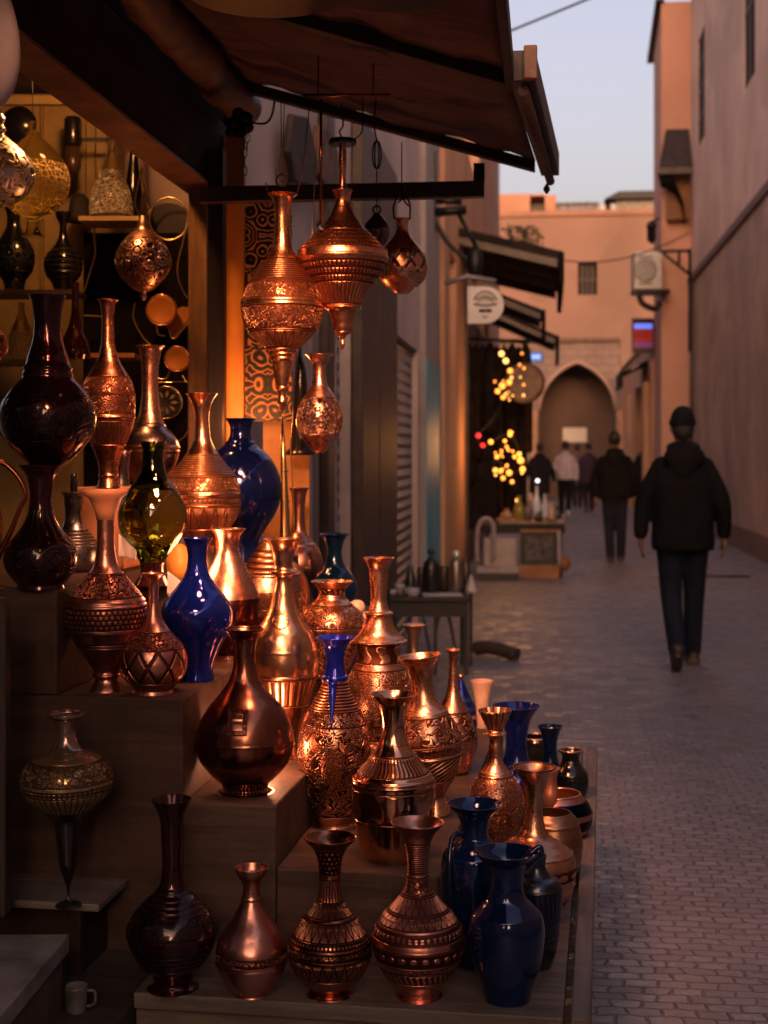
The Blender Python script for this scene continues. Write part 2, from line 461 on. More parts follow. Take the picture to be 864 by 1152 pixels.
blue_m = simple('blue_glaze', (.006, .02, .38), .12, .5, .1, coat=.6); navy_m = simple('navy_glaze', (.004, .012, .05), .14, .4, .1, coat=.6)
dkcop_m = simple('dark_copper', (.3, .1, .06), .25, 1, .1)

# ---- front row on the table top
V('bottle_vase', 'tall black plum lacquered vase with long neck, leftmost on the lowest shelf', 194.6,
  [(899, 23), (903, 21), (919, 14), (948, 11.8), (983, 12), (998, 16), (1012, 31), (1034, 49), (1045, 52.3), (1059, 49.5), (1084, 36), (1098, 24), (1104, 21.5, 's'), (1108, 25), (1122, 30)], 'plum',
  [(1003, 1030, 'rings', (5,)), (1030, 1052, 'floral', (75,)), (1070, 1092, 'rings', (4,))], z=Z0, split=(998, 1104), rings=[(999, .8)], metal=.75)
V('bottle_vase', 'small smooth copper vase standing right of the tall black plum vase', 283,
  [(976, 19), (983, 16.5), (991, 11), (1009, 10.2), (1027, 18), (1048, 32), (1064, 39.5), (1072, 40.2), (1082, 39.5), (1098, 33), (1113, 22.5), (1117, 20.5), (1125, 21)], 'rose',
  [(1073, 1082, 'floral', (110,))], z=Z0, split=(1010, 1115), rings=[(1010, 1), (1073, 1), (1082, .8)], wear=.2)
V('bottle_vase', 'dark bronze vase with petal engraving, second from the right in the front row of copper', 371,
  [(942, 30), (946, 27), (952, 21), (963, 15), (978, 12.6), (998, 12.3), (1014, 16), (1026, 25), (1036, 34), (1052, 44), (1066, 47), (1078, 46.5), (1090, 41), (1104, 31), (1113, 22.5), (1116, 21, 's'), (1120, 24), (1128, 26)], 'bronze',
  [(956, 984, 'dashes', (16, 5)), (990, 1016, 'flute', (22,)), (1018, 1032, 'petal', (22,)), (1036, 1054, 'petal', (26,)), (1056, 1062, 'beads', (60, 1)), (1066, 1074, 'floral', (120,)), (1078, 1100, 'petal', (24,))],
  z=Z0, split=(1016, 1115), rings=[(988, 1), (1017, 1.2), (1034, 1.5), (1064, 1.5), (1075, 1.3)], base=(.5, .19, .12))
V('bottle_vase', 'engraved copper vase with medallion band and wide mouth, rightmost copper vase of the front row', 471,
  [(925, 30), (929, 27), (936, 20.5), (946, 15.5), (961, 12.8), (984, 12.4), (1000, 16), (1012, 25), (1024, 36), (1041, 48), (1054, 52.5), (1062, 52.5), (1076, 48.5), (1097, 36.5), (1110, 26), (1117, 23, 's'), (1120, 23.5), (1130, 27)], 'rose',
  [(948, 984, 'rings', (14,)), (988, 1008, 'floral', (120,)), (1010, 1026, 'petal', (26,)), (1028, 1040, 'petal', (30,)), (1044, 1055, 'dashes', (44, 1)), (1064, 1081, 'beads', (24, 1.6)), (1084, 1090, 'floral', (150,)), (1092, 1104, 'hatch', (40,))],
  z=Z0, split=(986, 1116), rings=[(986, 1), (1027, 1.2), (1042, 1.3), (1058, 2.2), (1082, 1.3), (1091, 1)], depth=.002)
v = V('jug', 'dark blue glossy jug with a pouring lip, nearest the table corner', 571,
  [(958, 36), (962, 33), (970, 25), (982, 20), (998, 19), (1010, 22), (1019, 31), (1027, 38.5), (1040, 42), (1062, 41.5), (1090, 36), (1110, 29), (1122, 25.5), (1134, 25)], 'navy',
  [], z=Z0, split=(1012, None), rings=[(1027, .7)], cat='jug')
handle(v, [(28, 960), (38, 953), (40, 962), (31, 972), (22, 982)], 3.2, navy_m, 'spout')
v = V('jug', 'tall blue lacquered jug with round mouth, left of the nearest blue jug', 534,
  [(904, 32), (908, 29), (917, 20), (932, 15.3), (943, 16), (951, 27), (960, 36), (972, 38), (1010, 37), (1050, 32.5), (1075, 24), (1092, 20)], 'navy',
  [], z=Z0, split=(944, None), rings=[(945, 1)], cat='jug', base=(.004, .022, .10))
handle(v, [(-14, 935, -8), (-26, 938, -14), (-30, 965, -26), (-28, 1010, -30), (-20, 1045, -24)], 3, navy_m)
V('jar', 'grey blue jar engraved with vertical lines, behind the nearest blue jug', 603,
  [(962, 12), (975, 11), (984, 16), (990, 26), (999, 29.5), (1020, 29), (1050, 26), (1075, 21), (1093, 17)], 'navy',
  [(1000, 1030, 'hatch', (30,)), (1034, 1039, 'rings', (2,)), (1052, 1060, 'beads', (30, 1))], z=Z0, split=(984, None), rings=[(998, 1.4), (1032, .8), (1046, .8)], cat='jar', base=(.05, .06, .085), metal=.9, rough=.3)
V('jug', 'polished copper jug with wide open mouth and shoulder band beside the blue jugs', 600,
  [(863, 24), (867, 21), (877, 15), (892, 11), (925, 11.5), (938, 16), (948, 30), (957, 42), (968, 46.5), (985, 46.5), (1003, 42), (1018, 33), (1028, 26), (1036, 25)], 'copper',
  [(978, 990, 'beads', (14, 1))], z=Z0, split=(938, None), rings=[(958, 1.4), (975, 1.2), (992, 1)], cat='jug', rim=dkcop_m, wear=.2)
V('pot', 'plain tan copper pot at the right edge of the table behind the copper jug', 621,
  [(914, 22), (920, 28), (935, 33), (955, 34.5), (975, 31), (990, 24)], 'gold', [], z=Z0, d=3.42, rings=[(925, 1), (950, 1)], cat='pot', base=(.5, .26, .16), rough=.32)
v = V('pot', 'squat copper pot with dark blue band and short orange spout', 626,
  [(893, 27), (896, 30), (903, 36), (912, 39.5), (922, 40), (934, 36), (944, 28), (952, 22)], 'rose',
  [(899, 912, 'paint', (.004, .015, .04)), (918, 929, 'paint', (.03, .012, .01)), (934, 960, 'paint', (.035, .012, .01))], z=Z0, d=3.8, rings=[(913, 1), (930, .8)], cat='pot', rim=copper_m, rough=.3)
s_ = v['_d'] / F
mb = MB(); mb.lathe([(16 * s_, 0), (9 * s_, 18 * s_), (7.5 * s_, 30 * s_), (9 * s_, 38 * s_), (12 * s_, 43 * s_), (10.5 * s_, 43 * s_), (6 * s_, 30 * s_)], 40, (-9 * s_, -18 * s_, (py_of(Z0, 3.8) - 903) * s_))
mb.build('spout', simple('salmon_copper', (.75, .27, .17), .38, .8, .08), v)
V('jar', 'small glossy black jar with copper coloured rim at the back right corner of the table', 642,
  [(844, 13.5), (848, 11), (854, 9.5), (860, 12), (868, 18), (880, 20.5), (892, 18), (899, 15)], 'black', [], z=Z0, d=4.2, split=(858, None), rings=[(870, .6)], cat='jar', rim=copper_m)
V('beaker', 'small flared blue black beaker behind the blue trumpet vase', 619,
  [(817, 14.5), (822, 11.5), (832, 8.5), (846, 7.5), (860, 10), (875, 12)], 'navy', [], z=Z0, d=4.45, cat='beaker')
V('trumpet_vase', 'tall dark blue vase with broad flaring mouth at the right of the display', 581,
  [(794, 27), (798, 24), (808, 17.5), (822, 13.5), (845, 12.5), (858, 16), (872, 26), (890, 28), (908, 22), (916, 18)], 'cobalt', [], z=Z0, d=4.05, split=(852, None), base=(.005, .02, .2))
V('bowl', 'dark lidded bowl with pale copper rim behind the blue trumpet vase', 603,
  [(829, 19), (833, 20.5), (842, 20), (852, 14), (860, 9)], 'black', [], z=Z0, d=4.75, cat='bowl', rim=copper_m)
V('bottle_vase', 'engraved copper bottle with cup shaped mouth and knobbed neck, right of centre', 558,
  [(799, 19), (804, 17), (814, 12), (822, 9), (824, 11), (826, 11, 's'), (828, 8), (842, 7.5), (856, 8.5), (866, 15), (878, 24), (892, 31), (906, 33), (922, 31), (938, 24), (950, 16), (956, 15)], 'copper',
  [(799, 820, 'flute', (14,)), (872, 945, 'scroll', (70, 26))], z=Z0, d=3.62, split=(864, None), rings=[(825, 2.4), (868, .8)], depth=.002)
V('cup_vase', 'matte cream flared cup vase behind the copper bottles', 542,
  [(766, 13), (768, 12.6), (776, 10.5), (788, 8), (800, 6.5), (830, 6), (860, 9), (878, 14)], 'gold', [], z=Z0, d=4.45, base=(.66, .42, .32), metal=0, rough=.5, wear=0, cat='vase', group='copper and bronze vases on the display')
v = V('tagine_lid', 'blue and copper striped cone lid behind the thin necked bottle', 519,
  [(762, 1.5), (768, 4), (786, 12), (800, 18), (810, 21), (820, 20)], 'cobalt', [(784, 788, 'paint', (.03, .06, .2)), (794, 798, 'paint', (.03, .06, .2)), (803, 807, 'paint', (.4, .18, .1))], z=ZC, d=4.5, open_top=False, cat='lid')
MB().ball((0, 0, (py_of(ZC, 4.5) - 761) * 4.5 / F), .009, 12).build('knob', copper_m, v)
V('bottle_vase', 'slim copper bottle with thin neck and tiny mouth behind the broad engraved vase', 509,
  [(731, 8), (734, 6), (738, 5), (760, 5.2), (776, 7), (790, 12), (804, 20), (820, 26), (834, 28), (850, 25), (868, 17), (878, 14)], 'copper', [(800, 830, 'swirl', (40, 22))], z=ZC, d=3.82, split=(776, None), wear=.2, rings=[(733, 1.6)])
V('ewer', 'broad engraved copper vase with wide trumpet mouth and fluted lower body', 489,
  [(737, 25), (740, 23), (747, 17), (760, 12.6), (776, 12.5), (790, 17), (802, 26), (816, 33.5), (832, 38.3), (846, 38), (862, 34.5), (876, 27), (888, 18), (896, 13, 's'), (900, 14), (920, 18)], 'copper',
  [(806, 836, 'swirl', (42, 30)), (838, 848, 'floral', (110,)), (852, 878, 'gadroon', (22, .25))], z=ZC, split=(782, 896), rings=[(800, .8), (836, 1.6), (849, 1.6), (838, .8)], lean=-5.5, wear=.2, cat='vase')
V('bottle_vase', 'large mirror polished copper bottle with square shoulder and fluted collar, centre front', 443,
  [(781, 27), (784, 24), (791, 18.5), (804, 14.2), (822, 13), (836, 17), (850, 26), (862, 36), (870, 43), (876, 46.3), (884, 47), (905, 47), (930, 43.5), (958, 37), (974, 35)], 'copper',
  [(852, 872, 'hatch', (46,)), (890, 925, 'swirl', (9, 16))], z=ZC, split=(836, 876), rings=[(851, 1), (874, 1.6), (878, 1)], partnames=('neck', 'shoulder', 'body'), rough=.13, wear=.12, depth=.001)
v = V('bottle_vase', 'slender engraved copper vase with cobalt blue mouth and drip', 375,
  [(717, 23), (720, 20), (727, 14), (738, 11), (750, 11), (758, 13), (762, 14, 's'), (770, 15.5), (790, 25), (812, 36), (832, 41), (848, 41.5), (868, 38), (890, 31), (912, 24.5), (926, 22), (930, 22.5), (934, 24)], 'old',
  [(770, 800, 'rings', (9,)), (800, 816, 'swirl', (60, 40)), (816, 920, 'swirl', (38, 44))], z=ZC, split=(764, 928), rings=[(764, 1)], neckmat=blue_m, footmat=blue_m, base=(.80, .38, .24), depth=.0026)
s_ = v['_d'] / F
MB().torus((0, 0, (v.get('_y', SHAPES[v.name][3]) - 762) * s_), 13 * s_, 3 * s_, 40, 10).build('collar', blue_m, v)
pts = []
for i in range(12):
    y = 764 + i * 4.4; r, z_ = local_r(v, y); pts.append((-2 * s_, -r - .001, z_))
MB().tube(pts, [(5.5 - 4.6 * (i / 11)) * s_ for i in range(12)], 12).build('glaze_drip', blue_m, v)
patch(v, 'medallion', -1, 832, 876, 12, relief('medallion_copper', (.5, .2, .12), (.08, .02, .012), 160), 'oval', off=.001, thick=.002)
v = V('flask', 'large dark bronze flask with square stamped plaque, left of centre', 276,
  [(707, 22), (711, 19), (718, 15), (732, 12.4), (750, 13), (766, 18), (780, 28), (794, 40), (808, 48.5), (824, 54), (838, 55), (852, 51.5), (866, 42), (876, 32), (882, 26), (886, 25, 's'), (889, 29), (898, 33)], 'bronze',
  [(888, 897, 'hatch', (40,))], z=ZB, split=(764, 884), rings=[(831, .5), (709, .8)], rough=.2, wear=.25, base=(.40, .15, .10))
patch(v, 'stamped_plaque', -3.5, 791, 818, 10.5, relief('plaque_copper', (.45, .17, .11), (.05, .015, .01), 300), 'rect', off=.0012, thick=.0022)
patch(v, 'plaque_relief', -3.5, 795.5, 813, 5.5, simple('worn_copper', (.6, .26, .18), .2, 1, .1, bmp=.0008), 'rect', off=.004, thick=.0012)

# ---- the steps above
v = V('ewer', 'tall golden copper ewer with double flared mouth and arched badge', 318,
  [(606, 23), (609, 20), (617, 14.5), (630, 11.5), (640, 11), (642, 16), (644, 16, 's'), (646, 11.5), (668, 12), (684, 16), (697, 23), (712, 33), (728, 38.5), (745, 40.5), (757, 39.5), (775, 35), (800, 28), (822, 20), (835, 17, 's'), (852, 23)], 'bright',
  [(761, 790, 'flute', (22,))], z=ZB, d=3.43, split=(697, 835), rings=[(643, 1), (758, 1.5), (730, .4)], wear=.12, cat='ewer')
patch(v, 'arched_badge', -1, 690, 704, 9, simple('badge_gold', (.85, .45, .2), .2, 1, .1, bmp=.0008), 'oval', off=.001, thick=.0025)
V('jar', 'round bellied copper jar with short neck and relief shoulder', 372,
  [(654, 24), (657, 21), (664, 15.5), (670, 15), (678, 22), (688, 33), (700, 39), (712, 38.5), (726, 34), (745, 25), (760, 19), (790, 17), (812, 22)], 'copper',
  [(662, 668, 'hatch', (14,)), (680, 704, 'swirl', (55, 36)), (716, 760, 'floral', (70,))], z=ZB, d=3.78, split=(670, None), rings=[(671, 1)], cat='jar', depth=.002, wear=.2)
V('decanter', 'tall stepped copper decanter with ringed neck, highest copper mouth right of centre', 426,
  [(627.5, 18), (630, 15.5), (637, 12), (655, 10), (680, 9.8), (688, 13), (690, 15.5), (692, 15), (700, 16), (712, 22), (719, 29), (721, 30.5, 's'), (724, 26), (732, 24), (744, 26), (760, 34), (778, 39.5), (800, 40), (820, 33), (835, 24), (848, 25)], 'copper',
  [(724, 744, 'hatch', (7,)), (752, 830, 'scroll', (55, 30))], z=ZB, d=3.57, split=(690, 722), rings=[(689, 1.4), (721, 1.4)], partnames=('neck', 'shoulder', 'body'), cat='decanter', wear=.15)
v = V('ewer', 'big round copper ewer with curved handle, half hidden behind the golden ewer', 302,
  [(610, 9), (618, 14), (630, 22), (640, 31), (645, 36, 's'), (652, 38), (668, 41), (684, 39), (700, 31), (712, 22), (722, 24)], 'copper',
  [(618, 642, 'rings', (4,)), (664, 682, 'scroll', (60, 30))], z=ZA, d=3.95, rings=[(645, 1.2)], cat='ewer', wear=.15)
handle(v, [(20, 632), (32, 640), (42, 658), (42, 680), (30, 700)], 4.2, copper_m)
V('bottle_vase', 'plain rose copper bottle with flared mouth beside the shop doorpost', 335,
  [(549, 11.5), (552, 9.5), (562, 7.5), (582, 6.8), (598, 9), (610, 17), (622, 25), (634, 28), (646, 26), (660, 20), (690, 18)], 'rose', [], z=ZA, d=4.6, split=(612, None), rings=[(612, .8)], wear=.25)
V('bottle_vase', 'small glossy teal blue vase behind the round bellied copper jar', 376,
  [(601, 17), (604, 14), (612, 10), (624, 8.5), (636, 12), (646, 20), (660, 26.5), (672, 25), (684, 18), (693, 15)], 'teal', [], z=ZA, d=4.5, split=(630, None))
V('flask', 'large round cobalt blue flask between the copper vases near the doorpost', 270,
  [(471, 18), (474, 15), (482, 12), (492, 13), (500, 18), (510, 30), (524, 40), (542, 46.5), (560, 46), (578, 40), (594, 30), (610, 22), (632, 24)], 'cobalt', [], z=ZE, d=4.12, split=(497, None), rings=[(498, .8)], cat='flask', base=(.004, .012, .10))
V('bottle_vase', 'large engraved copper vase with tall flared neck, brightest on the upper step', 229,
  [(443, 18), (446, 15.5), (454, 11), (468, 8.2), (484, 8.2), (498, 11), (510, 18), (522, 27), (535, 37), (548, 42), (562, 43), (576, 41.5), (590, 34), (604, 23), (616, 18), (630, 22)], 'bright',
  [(512, 536, 'rings', (10,)), (537, 552, 'floral', (95,)), (560, 567, 'dashes', (50, 1)), (570, 594, 'petal', (20,))], z=ZE, d=3.86, split=(512, None), rings=[(536, 1), (556, 1.6), (568, 1)], base=(.96, .48, .28), depth=.002)
V('bottle_vase', 'copper bottle with dark wine coloured belly and slanted white lines', 256,
  [(595, 20), (598, 17), (606, 13), (618, 12), (630, 16), (645, 24), (660, 31), (678, 36.5), (694, 37), (710, 33), (726, 24), (740, 24)], 'copper',
  [(672, 735, 'paint', (.10, .028, .03))], z=ZA, d=3.55, split=(628, None), wear=.1)
V('bottle_vase', 'glossy cobalt blue vase standing on the corner of the upper left step', 221,
  [(605.5, 17), (608, 15), (616, 12), (634, 11), (646, 14), (660, 23), (674, 34), (686, 40), (696, 40.3), (710, 36.5), (726, 28), (742, 21), (752, 18.5), (768, 20)], 'cobalt', [], z=ZA, split=(646, None), base=(.004, .016, .25), rough=.07)
V('bottle_vase', 'small rose copper vase carved with a diamond lattice, on the upper left step', 172,
  [(645, 14), (648, 11), (655, 7), (670, 5.6), (684, 6.5), (698, 11), (712, 21), (726, 33), (738, 37.5), (748, 38.3), (760, 34.5), (770, 26), (775, 22, 's'), (777, 22.5), (783, 23)], 'rose',
  [(712, 731, 'floral', (110,)), (731, 769, 'lattice', (10, 1.0))], z=ZA, split=(700, 774), depth=.002)
v = V('bottle_vase', 'tall rose copper vase with matte peach funnel on its neck', 120,
  [(583, 9.5), (600, 9.6), (620, 10.5), (636, 14), (650, 24), (662, 34), (674, 42), (688, 45.3), (702, 44), (718, 37), (734, 27), (748, 18), (756, 14.5), (759, 15.5, 's'), (761, 13.5), (780, 19)], 'rose',
  [(646, 672, 'floral', (80,)), (684, 707, 'dashes', (46, 4)), (724, 728, 'rings', (2,))], z=ZA, split=(642, 758), rings=[(675, 1), (680, 1), (709, .8), (759, 1.5)])
s_ = v['_d'] / F; H_ = SHAPES[v.name][1]
MB().lathe([(10 * s_, 0), (12 * s_, .02 * 1), (18 * s_, 24 * s_), (23.5 * s_, 28 * s_), (24 * s_, 33 * s_), (22.5 * s_, 34 * s_), (16 * s_, 26 * s_), (9 * s_, 6 * s_)], 40, (0, 0, H_ - .003)).build('funnel', simple('peach_clay', (.62, .26, .14), .5, 0, .08), v)
# ---- green glass and the shelf group at the left
gm = glass('olive_glass', (.13, .20, .02), .02)
turned('glass_vase', 'olive green glass vase on a dark foot beside the peach topped vase', 'vase', 171,
  [(497, 16), (500, 14), (508, 12), (522, 12.5), (536, 17), (550, 27), (566, 36), (584, 39), (598, 36.5), (610, 29), (622, 20), (632, 14, 's'), (640, 13), (650, 16), (660, 21)], gm, z=ZE,
  group='glass vessels in the shop', split=(530, 632), footmat=simple('wine_black', (.03, .006, .006), .12, .2, .1, coat=.6))
V('bottle_vase', 'plum black vase with inlaid diamond lattice belly, supporting the larger black vase', 46,
  [(523.6, 26), (527, 23), (535, 17), (552, 13), (570, 13), (586, 18), (600, 27), (612, 37), (622, 40.5), (634, 41), (644, 37), (653, 30), (657, 26, 's'), (664, 27)], 'plum',
  [(574, 606, 'hatch', (22,)), (617, 622, 'beads', (50, 1)), (622, 639, 'lattice', (14, 1.0)), (639, 644, 'beads', (50, 1))], z=ZD, split=(574, 656), metal=.7, base=(.06, .014, .022))
V('flask', 'big black plum flask with rosette relief, stacked on the lattice vase', 53.5,
  [(333, 21), (337, 19), (350, 16), (368, 15), (384, 17), (400, 22), (412, 26), (414, 28, 's'), (417, 26.5), (420, 28, 's'), (424, 28), (432, 35), (444, 45), (458, 52), (470, 53.6), (484, 51.5), (498, 44), (510, 34), (518, 26), (522, 20)], 'plum',
  [(448, 496, 'scroll', (20, 30))], z=CAMZ - (523 - HY) * 3.12 / F, d=3.12, split=(412, None), metal=.85, depth=.005, base=(.045, .011, .018), cat='flask')
V('bottle_vase', 'engraved copper bottle with rosette band, right of the big black flask', 122,
  [(337.6, 11.5), (340, 9.5), (350, 7.4), (375, 7), (392, 8.5), (406, 13), (418, 20), (430, 26.5), (444, 29.5), (460, 30), (476, 28.5), (492, 23), (506, 17), (520, 12), (534, 10.5), (540, 11, 's'), (550, 13)], 'copper',
  [(425, 443, 'floral', (90,)), (445, 466, 'scroll', (48, 26)), (474, 500, 'petal', (14,))], z=1.385, d=3.55, split=(412, 536), rings=[(444, 1), (470, 1.4), (535, 1)], base=(.6, .25, .15))
V('goblet', 'slim copper goblet vase with pale banded bowl behind the green glass', 168,
  [(389.6, 17), (392, 14), (402, 11), (420, 9.6), (450, 10), (468, 13), (477, 16.5), (479, 17, 's'), (482, 20), (492, 29), (502, 33), (512, 32.5), (526, 28), (540, 20), (556, 12), (580, 8), (615, 8), (632, 16)], 'copper',
  [(476, 500, 'paint', (.30, .22, .22))], z=ZE, d=4.1, split=(478, None), rings=[(478, 1), (503, 1.5), (508, 1)], wear=.1, cat='goblet')
V('cup_vase', 'small grey pewter beaker behind the tall peach topped vase', 136,
  [(507, 13), (510, 11.5), (520, 9.5), (535, 9), (560, 10)], 'steel', [], z=1.385, d=3.68, cat='beaker', base=(.22, .18, .19))
v = V('flask', 'ribbed pewter flask with black stopper beside the lattice vase', 83,
  [(554, 15), (557, 12), (566, 11), (588, 11.5), (598, 17), (606, 24), (612, 28), (622, 30), (636, 28), (645, 22)], 'steel', [(596, 614, 'rings', (5,))], z=ZD, d=3.5, split=(594, None), cat='flask')
s_ = 3.5 / F
MB().lathe([(3.5 * s_, -.004), (4.2 * s_, .01), (4.2 * s_, 22 * s_), (3 * s_, 24 * s_)], 24, (0, 0, SHAPES[v.name][1] - .006)).build('stopper', black_m, v)
V('trumpet_vase', 'pale brass trumpet vase peeking out behind the stepped decanter', 465,
  [(703, 14), (706, 11), (716, 7), (735, 5.5), (750, 9), (765, 15), (785, 16), (805, 12), (840, 14)], 'gold', [], z=ZC, d=4.15, split=(742, None), base=(.6, .42, .32), rough=.35)
V('cup_vase', 'small blue vase hidden behind the drip glazed vase', 404,
  [(735, 8), (742, 7), (752, 12), (766, 13), (790, 10), (818, 12)], 'cobalt', [], z=ZC, d=4.3)
for i, (x, y, r) in enumerate(((403, 684, 9), (412, 694, 6))):
    e_ = V('egg_cup', ('larger' if i == 0 else 'smaller') + ' of two round white porcelain pots behind the bellied copper jar', x,
      [(y - r, r * .35), (y - r * .7, r * .8), (y, r), (y + r * .8, r * .7), (y + 20, r * .3), (y + 128, r * .8)], 'gold', [], z=ZB if i == 0 else ZC, d=4.0 + .3 * i, base=(.7, .5, .42), metal=0, rough=.4, wear=0, open_top=False, cat='pot', group='white porcelain pots')

# ---- lamp-like glass bulb on the little shelf, bottom left
bg = engraved('gilt_glass', (.62, .42, .24), (.10, .045, .02), [(.66, .76, 'floral', (70,)), (.618, .634, 'beads', (56, 1)), (.60, .612, 'beads', (56, 1)), (.50, .60, 'flute', (40,))], .16, .85, .4, .0018,
              tint=(.76, .84, (.30, .19, .18)))
bd = depth_of(1018, ZP)
v = turned('glass_ornament', 'gilded glass bulb with relief band on a black cone stem, lower left shelf', 'ornament', 77,
  [(802.5, 21), (805, 21), (808, 15), (811, 13.5), (836, 14), (842, 18), (850, 34), (860, 45), (872, 50.5), (880, 51), (892, 47), (904, 36), (914, 24), (920, 17), (925, 15, 's'), (929, 14.5), (970, 10), (1014, 5.5), (1017, 14), (1023, 15)], bg, z=ZP,
  group='glass vessels in the shop', split=(841, 910), footmat=black_m, partnames=('neck', 'bulb', 'stem'))
# ================================================================ display table, steps, shop
def wood(name, col, grain=18, rough=.65, bmp=.0012, axis=0, var=.35, spec=.3):
    m, nt, b = new_mat(name); c = coords(nt); b.inputs['Specular IOR Level'].default_value = spec
    sc = [1.2, 1.2, 1.2]; sc = [grain] * 3; sc[axis] = grain * .07
    w = mapping(nt, c, sc); n = noise(nt, w, 1.6, 6, .65, .6); n2 = noise(nt, c, 2.5, 4, .6)
    col2 = mixc(nt, n.ss(.3, .72), tuple(x * (1 - var) for x in col), tuple(min(1, x * (1 + var)) for x in col))
    stain = noise(nt, c, 5.5, 8, .75).ss(.46, .66)
    col3 = mixc(nt, stain * .6, col2, tuple(x * .42 for x in col))
    link(nt, col3, b.inputs['Base Color']); link(nt, (n2 * .3 + (rough - .15)).clamp(), b.inputs['Roughness'])
    bump(nt, n + noise(nt, c, 120, 3) * .3, bmp, b); return m
board = wood('display_board', (.072, .042, .034), 22, .6)
board_side = wood('display_board_side', (.052, .026, .022), 16, .7)
plank = wood('table_plank', (.105, .082, .078), 26, .6, axis=0)
plankv = wood('rail_plank', (.12, .09, .08), 26, .6, axis=1)
darkwood = wood('dark_beam_wood', (.030, .014, .011), 20, .8, axis=1, spec=.12)
postwood = wood('post_wood', (.20, .10, .045), 18, .6, axis=2)
blackwood = wood('black_post_wood', (.016, .009, .008), 18, .55, axis=2)

def tbox(name, label, cat, u0, u1, v0, v1, z0, z1, mat, group=None, bevel=.004, kind=None):
    o = MB().box(u0 - (u0 + u1) / 2, (u1 - u0) / 2, v0 - (v0 + v1) / 2, (v1 - v0) / 2, 0, z1 - z0).build(name, mat, None, bevel)
    o.location = tw((u0 + u1) / 2, (v0 + v1) / 2, z0); o.rotation_euler = (0, 0, -TA)
    return tag(o, label, cat, group, kind)
def tbox_part(name, root, u0, u1, v0, v1, z0, z1, mat, bevel=.003):
    o = MB().box(u0, u1, v0, v1, z0, z1).build(name, mat, root, bevel); return o
vF = 2.885
uD = uv_of(64, 3.03)[0]; uA = uv_of(205, 2.98)[0]; uB = uv_of(307, 2.92)[0]; uC = uv_of(494, 2.88)[0]
uR = uv_of(634, 2.6)[0]; vT0 = uv_of(634, depth_of(1146, Z0))[1]; uL = uv_of(150, depth_of(1117, Z0))[0]
# table
t = empty('display_table', (0, 0, 0), 'low wooden display table of grey brown planks along the paving', 'table'); t.rotation_euler = (0, 0, -TA)
tbox_part('table_top', t, uL, uR, vT0, 4.95, Z0 - .03, Z0, plank)
tbox_part('rail', t, uR + .014, uR + .05, vT0 - .012, 4.96, Z0 - .045, Z0 + .006, plankv)
tbox_part('apron', t, uL, uR + .012, vT0 + .014, vT0 + .034, Z0 - .17, Z0 - .034, wood('apron_wood', (.10, .075, .065), 24, .7))
tbox_part('side_panel', t, uR + .016, uR + .036, vT0 + .04, 4.9, .10, Z0 - .048, wood('side_wood', (.10, .07, .06), 24, .7, axis=1))
for (a, b_) in ((uL + .01, vT0 + .05), (uR - .05, vT0 + .05), (uL + .01, 4.85), (uR - .05, 4.85)):
    tbox_part('leg', t, a, a + .05, b_, b_ + .05, 0, Z0 - .034, plank)
G = 'wooden display blocks forming the steps'
tbox('display_block', 'tall brown wooden block carrying the plum black vases, highest step at left', 'display step', uD - .95, uD, vF + .002, 4.35, ZA + .001, ZD, board_side, G)
tbox('display_block', 'wide brown wooden block carrying the peach topped vase, second highest step', 'display step', -1.95, uA, vF, 3.72, 0, ZA, board_side, G)
tbox('display_block', 'middle wooden block carrying the bronze flask with plaque', 'display step', uA + .002, uB, vF - .01, 4.4, Z0 + .001, ZB, board, G)
tbox('display_block', 'low wooden block carrying the mirror polished copper bottle', 'display step', uB + .002, uC, vF - .012, 4.7, Z0 + .001, ZC, board, G)
tbox('display_block', 'hidden raised block carrying the large cobalt flask', 'display step', -1.95, uv_of(305, 4.12)[0], 3.73, 4.4, 0, ZE, board, G)
tbox('display_block', 'small raised block under the green glass vase', 'display step', uD + .003, uv_of(197, 3.5)[0], 3.36, 3.715, ZA + .001, ZE, board, G)
tbox('display_block', 'raised block under the big round copper ewer', 'display step', uv_of(305, 4.12)[0] + .005, uv_of(395, 4.4)[0], 3.80, 4.75, ZB + .001, ZA, board, G)
tbox('display_block', 'small raised block under the stepped decanter', 'display step', uB + .004, uv_of(445, 3.6)[0] , 3.42, 4.2, ZC + .001, ZB, board, G)
tbox('display_block', 'narrow terracotta coloured stand under the rosette band bottle', 'display step', uv_of(87, 3.6)[0], uv_of(149, 3.6)[0], 3.40, 3.70, ZD + .001, 1.385, simple('terracotta_board', (.35, .15, .08), .6, 0, .2), G)
# little shelf, its bracket, lower step, foreground counter
u0, _ = uv_of(-60, 2.8); u1, _ = uv_of(116, 2.85)
sh = empty('wall_shelf', (0, 0, 0), 'small grey plank shelf under the gilded glass bulb', 'shelf'); sh.rotation_euler = (0, 0, -TA)
tbox_part('shelf_board', sh, u0, u1, vF - .18, vF - .003, ZP - .016, ZP, wood('grey_shelf', (.12, .10, .10), 20, .5))
tbox_part('bracket', sh, u1 - .075, u1 - .045, vF - .16, vF - .004, .02, ZP - .018, darkwood)
tbox('low_step', 'dark low wooden step at the bottom edge left of the table', 'step', uL - .25, uL - .006, 2.45, vF - .005, 0, .425, wood('low_step_wood', (.035, .026, .024), 20, .7))
cp = [P(78, 0, 2.68), P(-4, 0, 2.27), P(-120, 0, 1.6), P(-620, 0, 1.6), P(-300, 0, 2.66)]
ct = empty('counter', (0, 0, 0), 'foreground counter with pale worn top and wood side, bottom left corner', 'counter')
MB().prism([(p.x, p.y, .53) for p in cp], (0, 0, .035)).build('counter_top', simple('worn_grey_top', (.15, .145, .16), .4, 0, .5, 6, .001), ct, .003)
ci = sum(cp, Vector()) / 5
